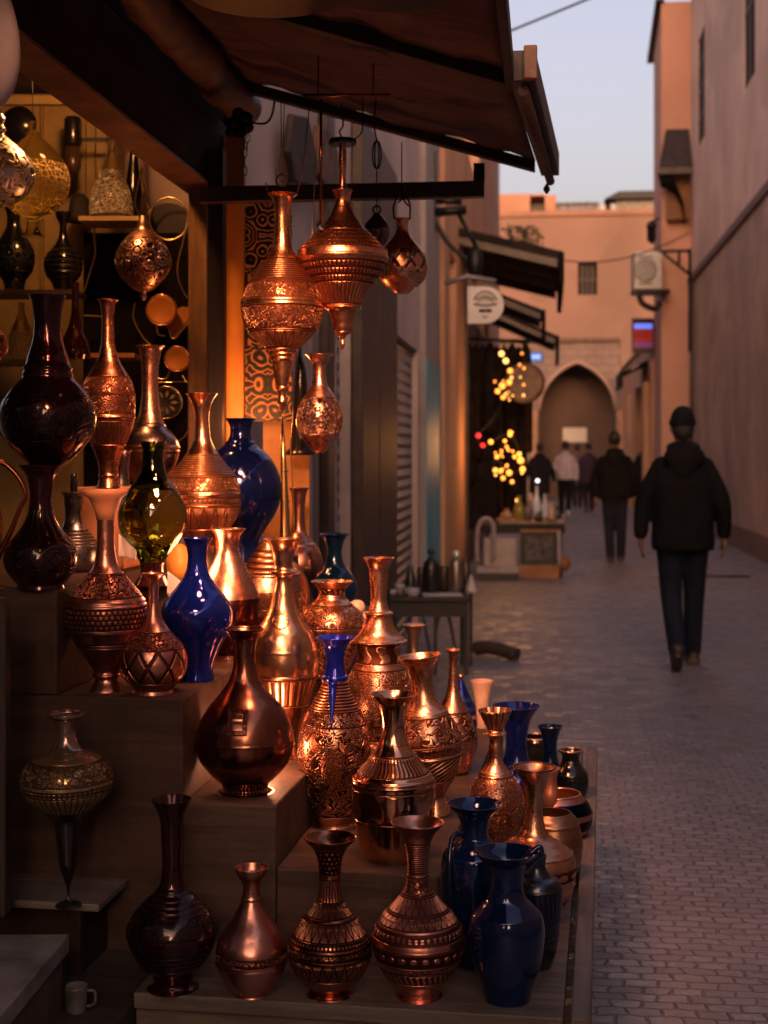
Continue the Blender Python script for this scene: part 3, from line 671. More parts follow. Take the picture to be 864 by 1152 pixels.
MB().prism([(p.x + (ci.x - p.x) * .04, p.y + (ci.y - p.y) * .04, 0) for p in cp], (0, 0, .529)).build('counter_base', wood('counter_side_wood', (.07, .045, .038), 24, .65, axis=2), ct)
m = empty('mug', P(86, 1138, 2.66), 'white mug with handle tucked beside the foreground counter', 'mug', None, TH)
m.location.z = .4255; mugm = simple('mug_grey', (.085, .078, .08), .4, 0, .35, 20)
MB().lathe([(.017, 0), (.019, .004), (.021, .045), (.021, .05), (.019, .05), (.018, .01), (.001, .008)], 32).build('cup', mugm, m)
MB().tube(bez([(.02, 0, .04), (.034, 0, .038), (.034, 0, .016), (.02, 0, .01)], 8), .003, 8).build('handle', mugm, m)
pp = P(-18, 0, 2.76)
o = MB().box(-.05, .047, -.02, .02, 0, .62).build('door_post', simple('dark_painted_post', (.03, .02, .022), .35, 0, .2), None, .004)
o.location = (pp.x, pp.y, ZP + .001); o.rotation_euler = (0, 0, TH); tag(o, 'dark painted post at the left border', 'post')

# ---- shop shell
SX = -1.1
yell = simple('ochre_board', (.21, .135, .045), .6, 0, .25, 3, .0008)
def cambox(name, px0, px1, py0, py1, d, thick, mat, parent=None, bevel=0):
    """a box whose front face fills this pixel rectangle at depth d"""
    s = d / F; c = P((px0 + px1) / 2, py1, d)
    w = (px1 - px0) / 2 * s; h = (py1 - py0) * s
    o = MB().box(-w, w, 0, thick, 0, h).build(name, mat, None, bevel)
    o.location = c; o.rotation_euler = (0, 0, TH)
    if parent: o.parent = parent
    return o
shop = empty('shop_building', (0, 0, 0), 'open fronted copper shop with dark beam and ochre boarded interior', 'shop')
# boarded back wall with vertical battens
mb = MB(); a = P(-260, 0, 4.95); b_ = P(236, 0, 4.95)
mb.prism([(a.x, a.y, 0), (b_.x, b_.y, 0), (b_.x, b_.y + .08, 0), (a.x, a.y + .08, 0)], (0, 0, 2.72))
mb.build('back_wall', yell, shop)
for px in (-60, 46, 94, 105, 146, 186, 214):
    cambox('batten', px, px + 2.2, 112, 640, 4.93, .018, simple('ochre_batten', (.22, .14, .045), .6, 0, .2) if px == -60 else bpy.data.materials['ochre_batten'], shop)
cambox('wall_trim', -200, 212, 108, 117, 4.92, .03, simple('ochre_trim', (.36, .24, .09), .55, 0, .15), shop)
# ceiling boards
def cpoly(px0, px1, py0, py1, z): return [ground_at(x, y, z) for x, y in ((px0, py0), (px1, py0), (px1, py1), (px0, py1))]
mb = MB(); mb.prism([Vector((-4.5, 1.0, 2.735)), Vector((-1.16, 1.0, 2.735)), Vector((-1.16, 5.2, 2.735)), Vector((-4.5, 5.2, 2.735))], (0, 0, .06))
mb.build('ceiling', simple('dark_ceiling', (.035, .022, .018), .7, 0, .2), shop)
q = cpoly(-40, 90, 18, 66, 2.70); mb = MB().prism(q, (0, 0, .02)); mb.build('ceiling_panel', simple('cream_panel', (.34, .28, .17), .6, 0, .1), shop)
MB().box(-4.5, -4.42, .5, 5.0, 0, 2.72).build('side_wall', yell, shop)
# lintel beam above the opening, running with the street
lb = MB(); p0 = on_x(240, 172, SX); 
lb.box(SX - .07, SX + .03, .9, p0.y + .16, 2.335, 2.57); lb.build('lintel', darkwood, shop, .006)
MB().box(SX - .075, SX + .034, .9, p0.y + .15, 2.325, 2.334).build('lintel_trim', simple('worn_edge', (.22, .10, .05), .5, 0, .3), shop)
MB().box(SX - .07, SX + .0, .9, p0.y + .3, 2.56, 3.1).build('fascia', simple('fascia_dark', (.010, .006, .006), 1, 0, .2, spec=.03), shop)
# posts
cambox('post', 212, 233, 166, 720, 4.62, .06, postwood, shop, .003)
cambox('post', 233.5, 251, 166, 720, 4.5, .10, blackwood, shop, .003)
cambox('door_jamb', 251.5, 274, 222, 720, 4.72, .05, simple('orange_jamb', (.80, .30, .06), .45, 0, .15, 4), shop, .002)
cambox('carved_upper', 251.5, 275, 150, 221, 4.72, .05, simple('brown_jamb', (.20, .075, .03), .5, 0, .15, 4), shop, .002)
# carved arabesque panel
m, nt, b = new_mat('carved_arabesque'); c = coords(nt); x, y, zz = sepxyz(nt, c)
cmb = nt.nodes.new('ShaderNodeCombineXYZ'); link(nt, x.abs(), cmb.inputs[0]); zf = ((zz * (1 / .25)).frac() - .5).abs() * .25
link(nt, zf, cmb.inputs[1]); link(nt, (zz * (1 / .25)).floor() * .37, cmb.inputs[2])
vo = X(nt, voro(nt, cmb.outputs[0], 15, rand=.8).outputs['Distance']); nn = noise(nt, cmb.outputs[0], 13, 1, .4, .6)
ln = ((vo * 15 + nn * 11).sin().abs()).ss(.78, .95)
link(nt, mixc(nt, ln, (.008, .005, .005), (.75, .32, .10)), b.inputs['Base Color']); b.inputs['Roughness'].default_value = .45
bump(nt, ln, .003, b); carved = m
o = cambox('carved_panel', 274.5, 328, 222, 474, 4.78, .035, carved); tag(o, 'tall dark panel carved with orange arabesques beside the doorpost', 'panel')
o = cambox('wall_panel', 296, 348, 474, 640, 4.83, .03, simple('amber_panel', (.45, .2, .05), .5, 0, .2)); tag(o, 'plain amber panel below the carved panel', 'panel')
# black cloaked figure-like thing hanging right of the panel
r_ = empty('hanging_umbrella', P(338, 512, 4.7), 'black folded umbrella hanging point up beside the carved panel', 'umbrella', None, TH)
s_ = 4.7 / F
MB().lathe([(16 * s_, 0), (17 * s_, 3 * s_), (12 * s_, 8 * s_), (9 * s_, 40 * s_), (7 * s_, 90 * s_), (2 * s_, 118 * s_)], 28).build('canopy', black_m, r_)
MB().tube([(0, 0, 115 * s_), (0, 0, 175 * s_)], 1.2 * s_, 8).build('shaft', iron_m, r_)

# dark ornament board with brass wirework, inside the shop
o = cambox('ornament_board', 94, 211, 262, 560, 4.88, .03, simple('board_black', (.006, .004, .004), .8, 0, .2, spec=.1)); tag(o, 'black backing board behind the brass wirework', 'board')
ob = MB(); s_ = 4.84 / F
wt = empty('round_board', P(190, 262, 4.90), 'dark round topped board above the brass wirework', 'board', None, TH)
MB().lathe([(33 * s_, 0), (33 * s_, .018)], 48, M=Matrix.Rotation(PI / 2, 4, 'X')).build('disc', simple('board_brown_black', (.022, .010, .009), .6, 0, .2), wt)
ww = empty('wirework', P(185, 400, 4.8), 'thin brass wire scrolls on the black board in the shop', 'ornament', None, TH)
def wpts(l, d=4.8, ox=185, oy=400): return bez([((x - ox) * d / F, 0, -(y - oy) * d / F) for x, y in l], 8)
MB().tube([((190 + 22 * math.cos(a) - 185) * 4.8 / F, 0, -(246 + 24 * math.sin(a) - 400) * 4.8 / F) for a in [2 * PI * i / 40 for i in range(40)]], .0036, 6, closed=True).build('wire_ring', gold_m, ww)
for l in ([(160, 188), (156, 205), (151, 225), (158, 243), (168, 238), (160, 215), (160, 190)], [(212, 240), (206, 270), (200, 295), (200, 312), (207, 330), (214, 340), (214, 356), (196, 380), (190, 372)],
          [(112, 240), (106, 262), (107, 285), (100, 310), (94, 330)], [(152, 340), (150, 358), (160, 378), (172, 390)], [(172, 425), (186, 426), (190, 418)], [(214, 380), (216, 405), (212, 430), (205, 422)],
          [(168, 432), (190, 430), (216, 434), (216, 470), (208, 490), (194, 500)], [(176, 366), (178, 376), (186, 378)], [(94, 355), (110, 356), (125, 356)]):
    MB().tube(wpts(l), .0032, 6).build('wire', gold_m, ww)
orng = simple('orange_enamel', (.55, .19, .035), .4, .3, .12)
for (x, y, r, lab, mm) in ((182, 349, 17, 'upper orange plate hung on the brass wirework', orng), (199.5, 404, 14, 'lower plain orange plate hung on the brass wirework', orng), (187, 453, 18, 'pierced dark medallion with leaf motif low on the wirework', None)):
    e = empty('wall_plate', P(x, y, 4.78), lab, 'plate', 'plates hung on the wirework', TH); s_ = 4.78 / F
    R90 = Matrix.Rotation(PI / 2, 4, 'X')
    MB().lathe([(r * s_, 0), (r * s_, .008), (r * s_ * .9, .012), (r * s_ * .8, .010), (.001, .010)], 40, M=R90).build('dish', mm or simple('medal_dark', (.02, .012, .01), .4, .2, .1), e)
    MB().torus((0, -.010, 0), r * s_, .0032, 40, 8, M=R90).build('rim', gold_m if mm is None else copper_m, e)
    if mm is None:
        mb = MB()
        for k in range(9):
            a = 2 * PI * k / 9; q = [(math.cos(a + da) * r * s_ * rr, -.013, math.sin(a + da) * r * s_ * rr) for da, rr in ((0, .3), (.22, .55), (0, .8), (-.22, .55))]
            mb.prism([Vector(p) for p in q], (0, -.002, 0))
        mb.build('leaf_motif', gold_m, e)
e = empty('heart_plaque', P(203, 352, 4.82), 'orange pointed plaque behind the upper orange plate', 'plaque', None, TH); s_ = 4.82 / F
MB().prism([Vector(((x - 203) * s_, 0, -(y - 352) * s_)) for x, y in ((190, 352), (205, 345), (215, 346), (215, 360), (197, 382), (186, 366))], (0, .008, 0)).build('plate', orng, e)

# ---- shelves and glass inside the shop
def shelf(px0, px1, py, d, lab, mat):
    o = cambox('glass_shelf', px0, px1, py, py + 5, d, .16, mat); return tag(o, lab, 'shelf', 'narrow shelves inside the shop')
sm1 = simple('shelf_ochre', (.30, .19, .07), .5, 0, .2); sm2 = simple('shelf_lit_orange', (.50, .2, .05), .5, 0, .2)  # the orange shelf has warm lamplight put into its base colour
shelf(88, 156, 243, 4.60, 'ochre shelf under the clear lace bottle', sm1)
shelf(92, 151, 397, 4.62, 'shelf end with orange light in its colour, left of the goblet', sm2)
shelf(-60, 86, 326, 4.55, 'dark shelf under the two small black vases', simple('shelf_black', (.03, .018, .014), .5, 0, .2))
shelf(-60, 60, 404, 4.45, 'brown shelf under the cut glass decanter', simple('shelf_brown', (.12, .07, .03), .5, 0, .2))
lace = glass('lace_glass', (.85, .82, .7), .02, 1.2, lace=(60, .5), lacecol=(.9, .86, .74), bands=[(0, .42), (.72, 1)])
turned('glass_decanter', 'clear tall decanter with white lace enamel on the ochre shelf', 'decanter', 125,
  [(122, 9), (127, 9.5), (133, 6), (150, 5), (172, 5.5), (184, 9), (200, 15), (218, 22), (233, 24.5), (242, 24)], lace, z=CAMZ - (243 - HY) * 4.66 / F, d=4.66, split=(180, None), group='glass vessels in the shop')
lace2 = glass('cut_glass', (.8, .72, .55), .04, 1.2, lace=(90, .5), lacecol=(.5, .42, .28), bands=[(0, .5)])
turned('glass_decanter', 'cut glass decanter low on the shelf behind the big black flask', 'decanter', 24,
  [(341, 4), (348, 3.5), (356, 5), (368, 10), (384, 16), (398, 18), (404, 18)], lace2, z=CAMZ - (404 - HY) * 4.5 / F, d=4.5, group='glass vessels in the shop')
zs = CAMZ - (326 - HY) * 4.62 / F
V('bottle_vase', 'small black vase with faint relief on the dark shelf, left of the ribbed one', 16,
  [(234, 10), (240, 8), (254, 8), (266, 14), (278, 21), (292, 23.5), (306, 20), (316, 13), (326, 11)], 'black', [(278, 306, 'scroll', (30, 20))], z=zs, d=4.62, split=(262, None), group='small black vases on the shop shelf', metal=.5)
V('bottle_vase', 'small black vase with ribbed belly and knobbed mouth on the dark shelf', 71,
  [(239, 9), (244, 8), (250, 5), (268, 5.5), (277, 10), (288, 19), (298, 21.5), (310, 19), (320, 12), (326, 10)], 'black', [(280, 316, 'rings', (6,))], z=zs, d=4.62, split=(272, None), group='small black vases on the shop shelf', metal=.5, depth=.004)
V('bottle_vase', 'dark purple long necked bottle behind the rosette bottle', 84,
  [(318, 4), (330, 4), (352, 4.5), (368, 8), (384, 15), (396, 18), (405, 16)], 'plum', [], z=CAMZ - (404 - HY) * 4.5 / F, d=4.5, group='copper and bronze vases on the display', metal=.7)
sl = V('bottle_vase', 'slim black bottle silhouette hanging beside the lace decanter', 150,
  [(145, 3), (160, 4), (180, 5), (200, 8), (220, 10), (233, 9), (242, 6)], 'black', [], z=CAMZ - (243 - HY) * 4.72 / F, d=4.72, group='small black vases on the shop shelf')
# hanging glass globes
def hanging(name, label, cat, cx, prof, mat, d, **kw):
    yb = prof[-1][0]; return turned(name, label, cat, cx, prof, mat, d=d, adjust=False, **kw)
def wire(name, root, pts, d, r, mat, cx, yb):
    s = d / F
    q = [((p[0] - cx) * s, 0 if len(p) < 3 else p[2] * s, (yb - p[1]) * s) for p in pts]
    return MB().tube(bez(q, 6) if len(q) > 2 else q, r, 6).build(name, mat, root)
gy = glass('yellow_globe_glass', (.85, .74, .36), .015, 1.12, lace=(60, .5), lacecol=(.7, .5, .22), bands=[(.30, .62)])
g = hanging('glass_globe', 'yellow glass globe with gold lace hanging in the shop', 'globe', 37,
  [(136, 3), (141, 5), (146, 4), (149, 7), (152, 8), (158, 14), (170, 26), (184, 36), (200, 41), (216, 39), (232, 29), (244, 14), (248, 8), (256, 7), (262, 9), (266, 13)], gy, 4.25, group='glass globes hanging in the shop', split=(150, 247), partnames=('cap', 'bulb', 'finial'), open_top=False)
wire('cord', g, [(37, 137), (36, 60)], 4.25, .0012, iron_m, 37, 266)
fg = engraved('white_filigree', (.9, .86, .82), (.2, .17, .15), [(.0, .92, 'swirl', (26, 34))], .3, .9, .2, .002, cut=('swirl',))
g = hanging('filigree_globe', 'white metal filigree globe cut by the left border', 'globe', 0,
  [(128, 3), (134, 6), (140, 4), (146, 7), (150, 4), (154, 8), (164, 20), (176, 32), (190, 39), (206, 37), (220, 27), (230, 12), (233, 3)], fg, 3.95, group='glass globes hanging in the shop', split=(152, None), open_top=False)
wire('cord', g, [(0, 130), (0, 40)], 3.95, .0012, iron_m, 0, 233)
wg = simple('white_cloth_lamp', (.42, .41, .46), .6, 0, .08)
g = hanging('paper_lamp', 'pale grey hanging shade out of focus in the top left corner', 'lampshade', -22,
  [(-60, 10), (-30, 22), (0, 34), (40, 43), (80, 42), (108, 32), (124, 18), (132, 6)], wg, 2.3, open_top=False)
wire('strap', g, [(7, -60), (8, -10), (9, 30)], 2.3, .0022, white_m, -22, 132)
fl = engraved('copper_filigree', (.85, .5, .36), (.15, .06, .04), [(.16, .72, 'scroll', (30, 24))], .28, 1, .2, .002, cut=('scroll',))
g = hanging('filigree_lantern', 'openwork copper filigree lantern hanging in front of the wirework', 'lantern', 161,
  [(243, 4), (250, 6), (258, 8), (264, 15), (274, 24), (286, 30), (295, 31.5), (306, 28), (318, 19), (326, 10), (330, 3), (334, 4), (338, 2)], fl, 4.4, group='lanterns', split=(262, 327), partnames=('cap', 'globe', 'finial'), open_top=False)
wire('chain', g, [(158, 142), (158, 190), (152, 228), (159, 245)], 4.4, .0013, gold_m, 161, 338)
wire('chain', g, [(160, 142), (161, 190), (168, 226), (164, 245)], 4.4, .0013, gold_m, 161, 338)
MB().torus((-.003 , 0, (338 - 160) * 4.4 / F), .013, .0022, 20, 6, M=Matrix.Rotation(PI / 2, 4, 'X')).build('hook_ring', iron_m, g)
# black wall lamp
e = empty('spotlight', P(82, 197, 4.8), 'black cylindrical spotlight with arm on the ochre wall', 'spotlight', None, TH); s_ = 4.8 / F
MB().lathe([(9.5 * s_, 33 * s_), (10 * s_, 34 * s_), (10 * s_, 62 * s_), (8 * s_, 65 * s_)], 28).build('housing', black_m, e)
MB().lathe([(4 * s_, 0), (9 * s_, 8 * s_), (9 * s_, 14 * s_), (7.5 * s_, 32 * s_)], 28).build('lens_barrel', simple('lamp_brown', (.05, .025, .015), .3, 0, .1), e)
MB().box(10 * s_, 57 * s_, -.006, .006, 38 * s_, 42 * s_).build('arm', iron_m, e)
e = empty('spotlight', P(106, 112, 4.3), 'black round lamp head under the ceiling by the beam', 'spotlight', None, TH); s_ = 4.3 / F
MB().lathe([(9 * s_, 0), (11 * s_, 6 * s_), (10 * s_, 18 * s_), (4 * s_, 23 * s_)], 28, M=Matrix.Rotation(.4, 4, 'Y')).build('housing', black_m, e)
MB().tube([(0, 0, 20 * s_), (0, 0, 50 * s_)], .004, 8).build('stem', iron_m, e)
# round dark things on the wall and big tray edges at far left
e = empty('wall_plate', P(22, 140, 4.85), 'black round plate on the wall behind the yellow globe', 'plate', None, TH)
MB().lathe([(20 * .003, 0), (20 * .003, .01), (.001, .014)], 40, M=Matrix.Rotation(PI / 2, 4, 'X')).build('dish', black_m, e)
e = empty('hat', P(90, 250, 4.8), 'black hat hanging on a peg between globe and lace decanter', 'hat', None, TH); s_ = 4.8 / F
MB().lathe([(15 * s_, 0), (14 * s_, 6 * s_), (11 * s_, 24 * s_), (5 * s_, 32 * s_)], 28).build('crown', simple('felt_black', (.012, .009, .009), .8, 0, .1), e)
# copper ewer cut by the left border: looped handles
e = V('ewer', 'copper ewer with braided looped handle, mostly outside the left border', -34,
  [(520, 12), (530, 14), (550, 22), (580, 34), (610, 34), (640, 26), (662, 22)], 'old', [(570, 620, 'scroll', (40, 26))], z=ZD, d=3.2, cat='ewer')
handle(e, [(14, 524), (34, 520), (52, 535), (62, 556), (56, 570), (44, 600), (30, 628)], 3.4, dkcop_m)
e = hanging('hanging_drop', 'small engraved copper drop ornament hanging at the left border', 'ornament', -6, [(370, 4), (376, 11), (386, 16), (394, 15), (404, 8), (411, 2)], engraved('drop_copper', (.7, .3, .18), (.1, .03, .02), [(0, 1, 'scroll', (60, 30))], .22), 3.4, open_top=False, group='lanterns')
wire('cord', e, [(-6, 371), (-6, 270)], 3.4, .001, iron_m, -6, 411)
for (x, y, w_, lab) in ((143, 615, 20, 'folded white paper sheet wedged beside the tall copper vase'), (199, 657, 22, 'curled white paper sheet behind the cobalt vase')):
    s_ = 3.4 / F; e = MB()
    n = 8; vs = []
    for i in range(n + 1):
        for j in range(n + 1):
            a = i / n; b2 = j / n; vs.append(((a - .5) * w_ * s_, .02 * math.sin(a * 3) + .006 * b2, (b2 * (26 * (1 - .6 * a))) * s_ - 4 * s_ * a))
    e.add(vs, [(i * (n + 1) + j, (i + 1) * (n + 1) + j, (i + 1) * (n + 1) + j + 1, i * (n + 1) + j + 1) for i in range(n) for j in range(n)], True)
    o = e.build('paper_sheet', simple('white_paper', (.5, .45, .45), .7, 0, .08)); o.location = P(x, y + 12, 3.4); o.rotation_euler = (0, 0, TH); so = o.modifiers.new('t', 'SOLIDIFY'); so.thickness = .0006
    tag(o, lab, 'paper')

# ================================================================ awning, bars and hanging lanterns
fab, nt, b = new_mat('awning_canvas'); c = coords(nt)
n = noise(nt, mapping(nt, c, (1, 9, 1)), 2.2, 5, .6, .5); n2 = noise(nt, c, 3, 4, .6)
link(nt, mixc(nt, (n * .6 + n2 * .4).ss(.35, .7), (.06, .026, .026), (.15, .072, .068)), b.inputs['Base Color']); b.inputs['Roughness'].default_value = .75
bump(nt, n + noise(nt, c, 260, 2) * .1, .012, b)
aw = empty('awning', (0, 0, 0), 'dark brown canvas awning with wooden ribs over the copper display', 'awning')
xo, zo, xi, zi = -.10, 2.40, -1.04, 2.70
yend, ymid = 4.52, 3.42
def aws(x): t = (x - xi) / (xo - xi); return zi + (zo - zi) * t
def skew(y): return 0 if y < ymid else .065 * (y - ymid) / (yend - ymid)
mb = MB(); NU, NV = 26, 60; vs = []
for i in range(NU + 1):
    for j in range(NV + 1):
        y = .4 + (yend - .4) * j / NV; x0_ = xi + (xo - xi) * i / NU; x = x0_ + skew(y) * i / NU
        ph = ((yend - y) / .55); sag = .028 * (math.sin(PI * (ph % 1)) ** 2) * max(0, math.sin(PI * i / NU)) ** .6
        vs.append((x, y, aws(x0_) - sag + .006 * math.sin(9 * x + 2 * y) * math.sin(PI * i / NU) + .007 * math.sin(23 * x + 5 * math.sin(2.3 * y)) * math.sin(PI * i / NU) + .004 * math.sin(41 * x - 7 * y)))
mb.add(vs, [(i * (NV + 1) + j, (i + 1) * (NV + 1) + j, (i + 1) * (NV + 1) + j + 1, i * (NV + 1) + j + 1) for i in range(NU) for j in range(NV)], True)
o = mb.build('canvas', fab, aw); so = o.modifiers.new('t', 'SOLIDIFY'); so.thickness = .004
ribm = wood('rib_wood', (.035, .02, .018), 22, .6, axis=0)
for k, y in enumerate((yend - .02, ymid + .02, ymid - 1.08, ymid - 2.18)):
    dx = skew(y)
    q = [Vector((xi, y, zi - .006)), Vector((xo + dx, y, zo - .006)), Vector((xo + dx, y, zo - .040)), Vector((xi, y, zi - .040))]
    MB().prism(q, (0, .045, 0)).build('rib', ribm, aw, .003)
MB().box(xo, xo + .022, .4, ymid + .05, zo - .045, zo + .015).build('front_beam', ribm, aw, .003)
# valance box of the far bay steps outward
q = [Vector((xo + .012, ymid - .02, zo - .045)), Vector((xo + .074, ymid - .02, zo - .045)), Vector((xo + .140, yend + .05, zo - .045)), Vector((xo + .082, yend + .05, zo - .045))]
MB().prism(q, (0, 0, .075)).build('valance_box', simple('valance_brown', (.06, .03, .028), .55, 0, .2), aw, .004)
MB().box(xo + .046, xo + .078, ymid - .05, ymid - .022, zo - .045, zo + .034).build('end_cap', wood('cap_wood', (.34, .17, .11), 20, .6), aw, .004)
MB().tube([(xo + .045, ymid, zo - .060), (xo + .112, yend + .06, zo - .060)], .014, 12).build('valance_roll', fab, aw)
MB().lathe([(.002, 0), (.010, -.012), (.011, -.020), (.003, -.032)], 16, (xo + .10, yend + .02, zo - .075)).build('drop_knob', iron_m, aw)
# rolled canvas against the wall
mb = MB(); pts = []; rr = []
for i in range(40):
    y = .6 + (on_x(262, 130, -1.03).y - .6) * i / 39; pts.append((-1.0 + .004 * math.sin(i), y, 2.61 + .005 * math.sin(i * 1.7))); rr.append(.058 + .006 * math.sin(i * 2.3))
mb.tube(pts, rr, 20); mb.build('canvas_roll', simple('roll_brown', (.13, .055, .035), .55, 0, .5, 5, .004), aw)
# square bar on the wall carrying the lanterns
pl = P(236, 219, 4.35); pr = on_y(545, 188, pl.y); barz = pl.z
hb = empty('hanging_bar', (0, 0, 0), 'dark square bar projecting from the doorpost to carry lanterns', 'bar')
MB().box(pl.x - .03, pr.x, pl.y - .02, pl.y + .02, barz - .026, barz + .022).build('bar', simple('bar_paint', (.03, .016, .014), .4, 0, .2), hb, .003)
MB().box(pr.x - .032, pr.x + .001, pl.y - .019, pl.y + .019, barz + .02, barz + .075).build('end_stub', iron_m, hb, .003)
cb = empty('hanging_rod', P(390, 107, 3.7), 'thin copper rod under the awning from which wires hang', 'rod', None, TH); s_ = 3.7 / F
MB().tube([(-49 * s_, 0, 0), (48 * s_, 0, 0)], .0045, 10).build('rod', dkcop_m, cb)
for x in (-32, 30): MB().tube([(x * s_, 0, 0), (x * s_, .0, .10)], .0018, 6).build('hanger', iron_m, cb)
def links(mb, x, y0, y1, n, s, w=3, cx=0, yb=0):
    for k in range(n):
        yy = y0 + (y1 - y0) * (k + .5) / n; hh = (y1 - y0) / n * .62; pts = []
        for i in range(14):
            a = 2 * PI * i / 14; px = w * math.cos(a) * s; pz = hh * math.sin(a) * s
            pts.append(((x - cx) * s + (px if k % 2 == 0 else 0), px if k % 2 else 0, (yb - yy) * s + pz))
        mb.tube(pts, .0014, 6, closed=True)
# iron bracket lump with chain by the post
e = empty('wall_bracket', P(272, 135, 4.3), 'black iron bracket with short dangling chains beside the doorpost', 'bracket', None, TH); s_ = 4.3 / F
mb = MB()
for (x, y, r) in ((-4, -8, 7), (4, -2, 9), (-8, 4, 10), (6, 8, 8), (-2, 14, 8), (-12, 14, 7)): mb.ball((x * s_, 0, -y * s_), r * s_, 12, (1, .8, .9))
mb.build('bracket_body', iron_m, e)
MB().tube(bez([(10 * s_, 0, -2 * s_), (18 * s_, 0, -4 * s_), (28 * s_, 0, -3 * s_), (34 * s_, 0, 6 * s_), (37 * s_, 0, 22 * s_)], 6), .0035, 8).build('arm', iron_m, e)
mb = MB(); links(mb, 3, 12, 62, 5, s_, 3); mb.build('chain', iron_m, e)
mb = MB(); links(mb, 6, 16, 34, 2, s_, 3); mb.build('chain', iron_m, e)
GL = 'lanterns'
# lantern 1
e = V('lantern', 'largest ball shaped copper lantern with engraved belly hanging from thin wires', 317.5,
  [(218.6, 17.5), (222, 13), (232, 9.8), (250, 9), (268, 9.8), (284, 14), (298, 23), (312, 34), (326, 42), (340, 46), (352, 46.3), (364, 43.5), (376, 36), (386, 26), (394, 17), (399, 14, 's'), (404, 13), (420, 10), (436, 6.5), (446, 4.5), (452, 6), (458, 3.5), (464, 1.5)], 'copper',
  [(292, 318, 'rings', (10,)), (320, 338, 'floral', (100,)), (347, 372, 'floral', (85,)), (374, 392, 'petal', (22,))], d=3.7, split=(284, 398), adjust=False, rings=[(338, 1), (341, 1.2), (345, 1.2), (399, 2.5), (404, 2), (437, 1.5)], partnames=('neck', 'belly', 'drop'), cat='lantern', group=GL, wear=.2, depth=.002, base=(.92, .42, .23))
for l in ([(317.5, 205), (310, 196), (316, 174), (316, 108)], [(317.5, 205), (322, 196), (319, 174), (320, 108)], [(301, 219), (299, 205)], [(334, 219), (342, 180), (349, 110)]):
    wire('wire', e, l, 3.7, .0013, dkcop_m, 317.5, 464)
MB().torus((0, 0, (464 - 203) * 3.7 / F), .016, .003, 24, 8, M=Matrix.Rotation(PI / 2, 4, 'X')).build('hook_ring', iron_m, e)
# lantern 2
e = V('lantern', 'diamond shaped copper lantern with black top disc, second hanging lantern from the left', 385.5,
  [(163, 4), (185, 4.3), (209, 4.3), (212, 5, 's'), (214, 10.5), (217, 10), (222, 8.5), (236, 11), (250, 19), (264, 32), (276, 44), (284, 50), (290, 51.5), (296, 50.5), (304, 46), (318, 36), (332, 27), (345, 20), (347, 19, 's'), (349, 17), (362, 12), (374, 8.5), (377, 5), (380, 2.6), (388, 2.4), (393, 1)], 'copper',
  [(262, 282, 'dashes', (60, 4)), (298, 320, 'dashes', (60, 3)), (320, 343, 'flute', (40,))], d=3.72, split=(213, 346), adjust=False, rings=[(214, 1), (283, 1.2), (292, 1.6), (347, 2.2), (375, 1.8)], partnames=('rod', 'body', 'drop'), open_top=False, cat='lantern', group=GL, wear=.2, depth=.0022, base=(.85, .37, .22))
s_ = 3.72 / F
MB().lathe([(15 * s_, 0), (16 * s_, 2 * s_), (15 * s_, 6 * s_), (3 * s_, 8 * s_)], 36, (0, 0, (393 - 163) * s_)).build('top_disc', black_m, e)
wire('hook', e, [(385.5, 156), (382, 148), (386, 140), (384, 116)], 3.72, .002, iron_m, 385.5, 393)
wire('hook', e, [(398, 157), (406, 150), (408, 138), (408, 110)], 3.72, .0018, iron_m, 385.5, 393)
e = V('hanging_flask', 'small copper flask with diamond lattice window hanging on an iron stirrup', 452.5,
  [(246, 8), (250, 7), (262, 7.5), (268, 11), (276, 18), (284, 24), (294, 27.5), (304, 28), (314, 25), (322, 18), (328, 10), (330, 8)], 'copper',
  [(281, 309, 'lattice', (9, 1.0)), ], d=4.05, split=(264, None), adjust=False, cut=('lattice',), cat='lantern', group=GL, wear=.25)
for l in ([(444, 247), (443, 232), (450, 214)], [(461, 247), (461, 230), (456, 222), (448, 228)], [(452, 214), (455, 226), (460, 232)], [(444, 246), (461, 246)]):
    wire('stirrup', e, l, 4.05, .0026, iron_m, 452.5, 330)
mb = MB(); mb.ball((-.003, 0, (330 - 211) * 4.05 / F), .013, 12); mb.build('knot', iron_m, e)
wire('cord', e, [(452, 208), (452, 160)], 4.05, .0016, iron_m, 452.5, 330)
e = V('hanging_flask', 'small dark metal bell lantern hanging behind the diamond lantern', 424,
  [(240, 3), (246, 8), (252, 13), (258, 15), (266, 14), (274, 10), (280, 4)], 'bronze', [(250, 256, 'rings', (2,))], d=4.15, adjust=False, open_top=False, cat='lantern', group=GL, base=(.22, .15, .14))
wire('cord', e, [(424, 238), (424, 192)], 4.15, .0018, iron_m, 424, 280)
mb = MB(); s_ = 4.15 / F
for w_ in (5, 2.4): mb.tube([((w_ * math.cos(a)) * s_, 0, (280 - 174 + 16 * math.sin(a)) * s_) for a in [2 * PI * i / 20 for i in range(20)]], .0022, 6, closed=True)
mb.torus((0, 0, (280 - 236) * s_), .011, .003, 18, 6, M=Matrix.Rotation(PI / 2, 4, 'X')); mb.build('chain_link', iron_m, e)
wire('cord', e, [(424, 158), (421, 140), (423, 112)], 4.15, .0024, iron_m, 424, 280)
e = V('hanging_flask', 'clear glass and copper bottle hanging low below the lanterns', 359.5,
  [(399, 16.5), (402, 13), (408, 9), (420, 7.4), (432, 9), (442, 15), (454, 22), (466, 26), (476, 26.5), (488, 23), (500, 14), (507, 8), (509.5, 5)], 'copper',
  [(448, 488, 'floral', (60,))], d=3.8, adjust=False, cut=('floral',), cat='lantern', group=GL, split=(436, None), wear=.2, base=(.85, .45, .33))
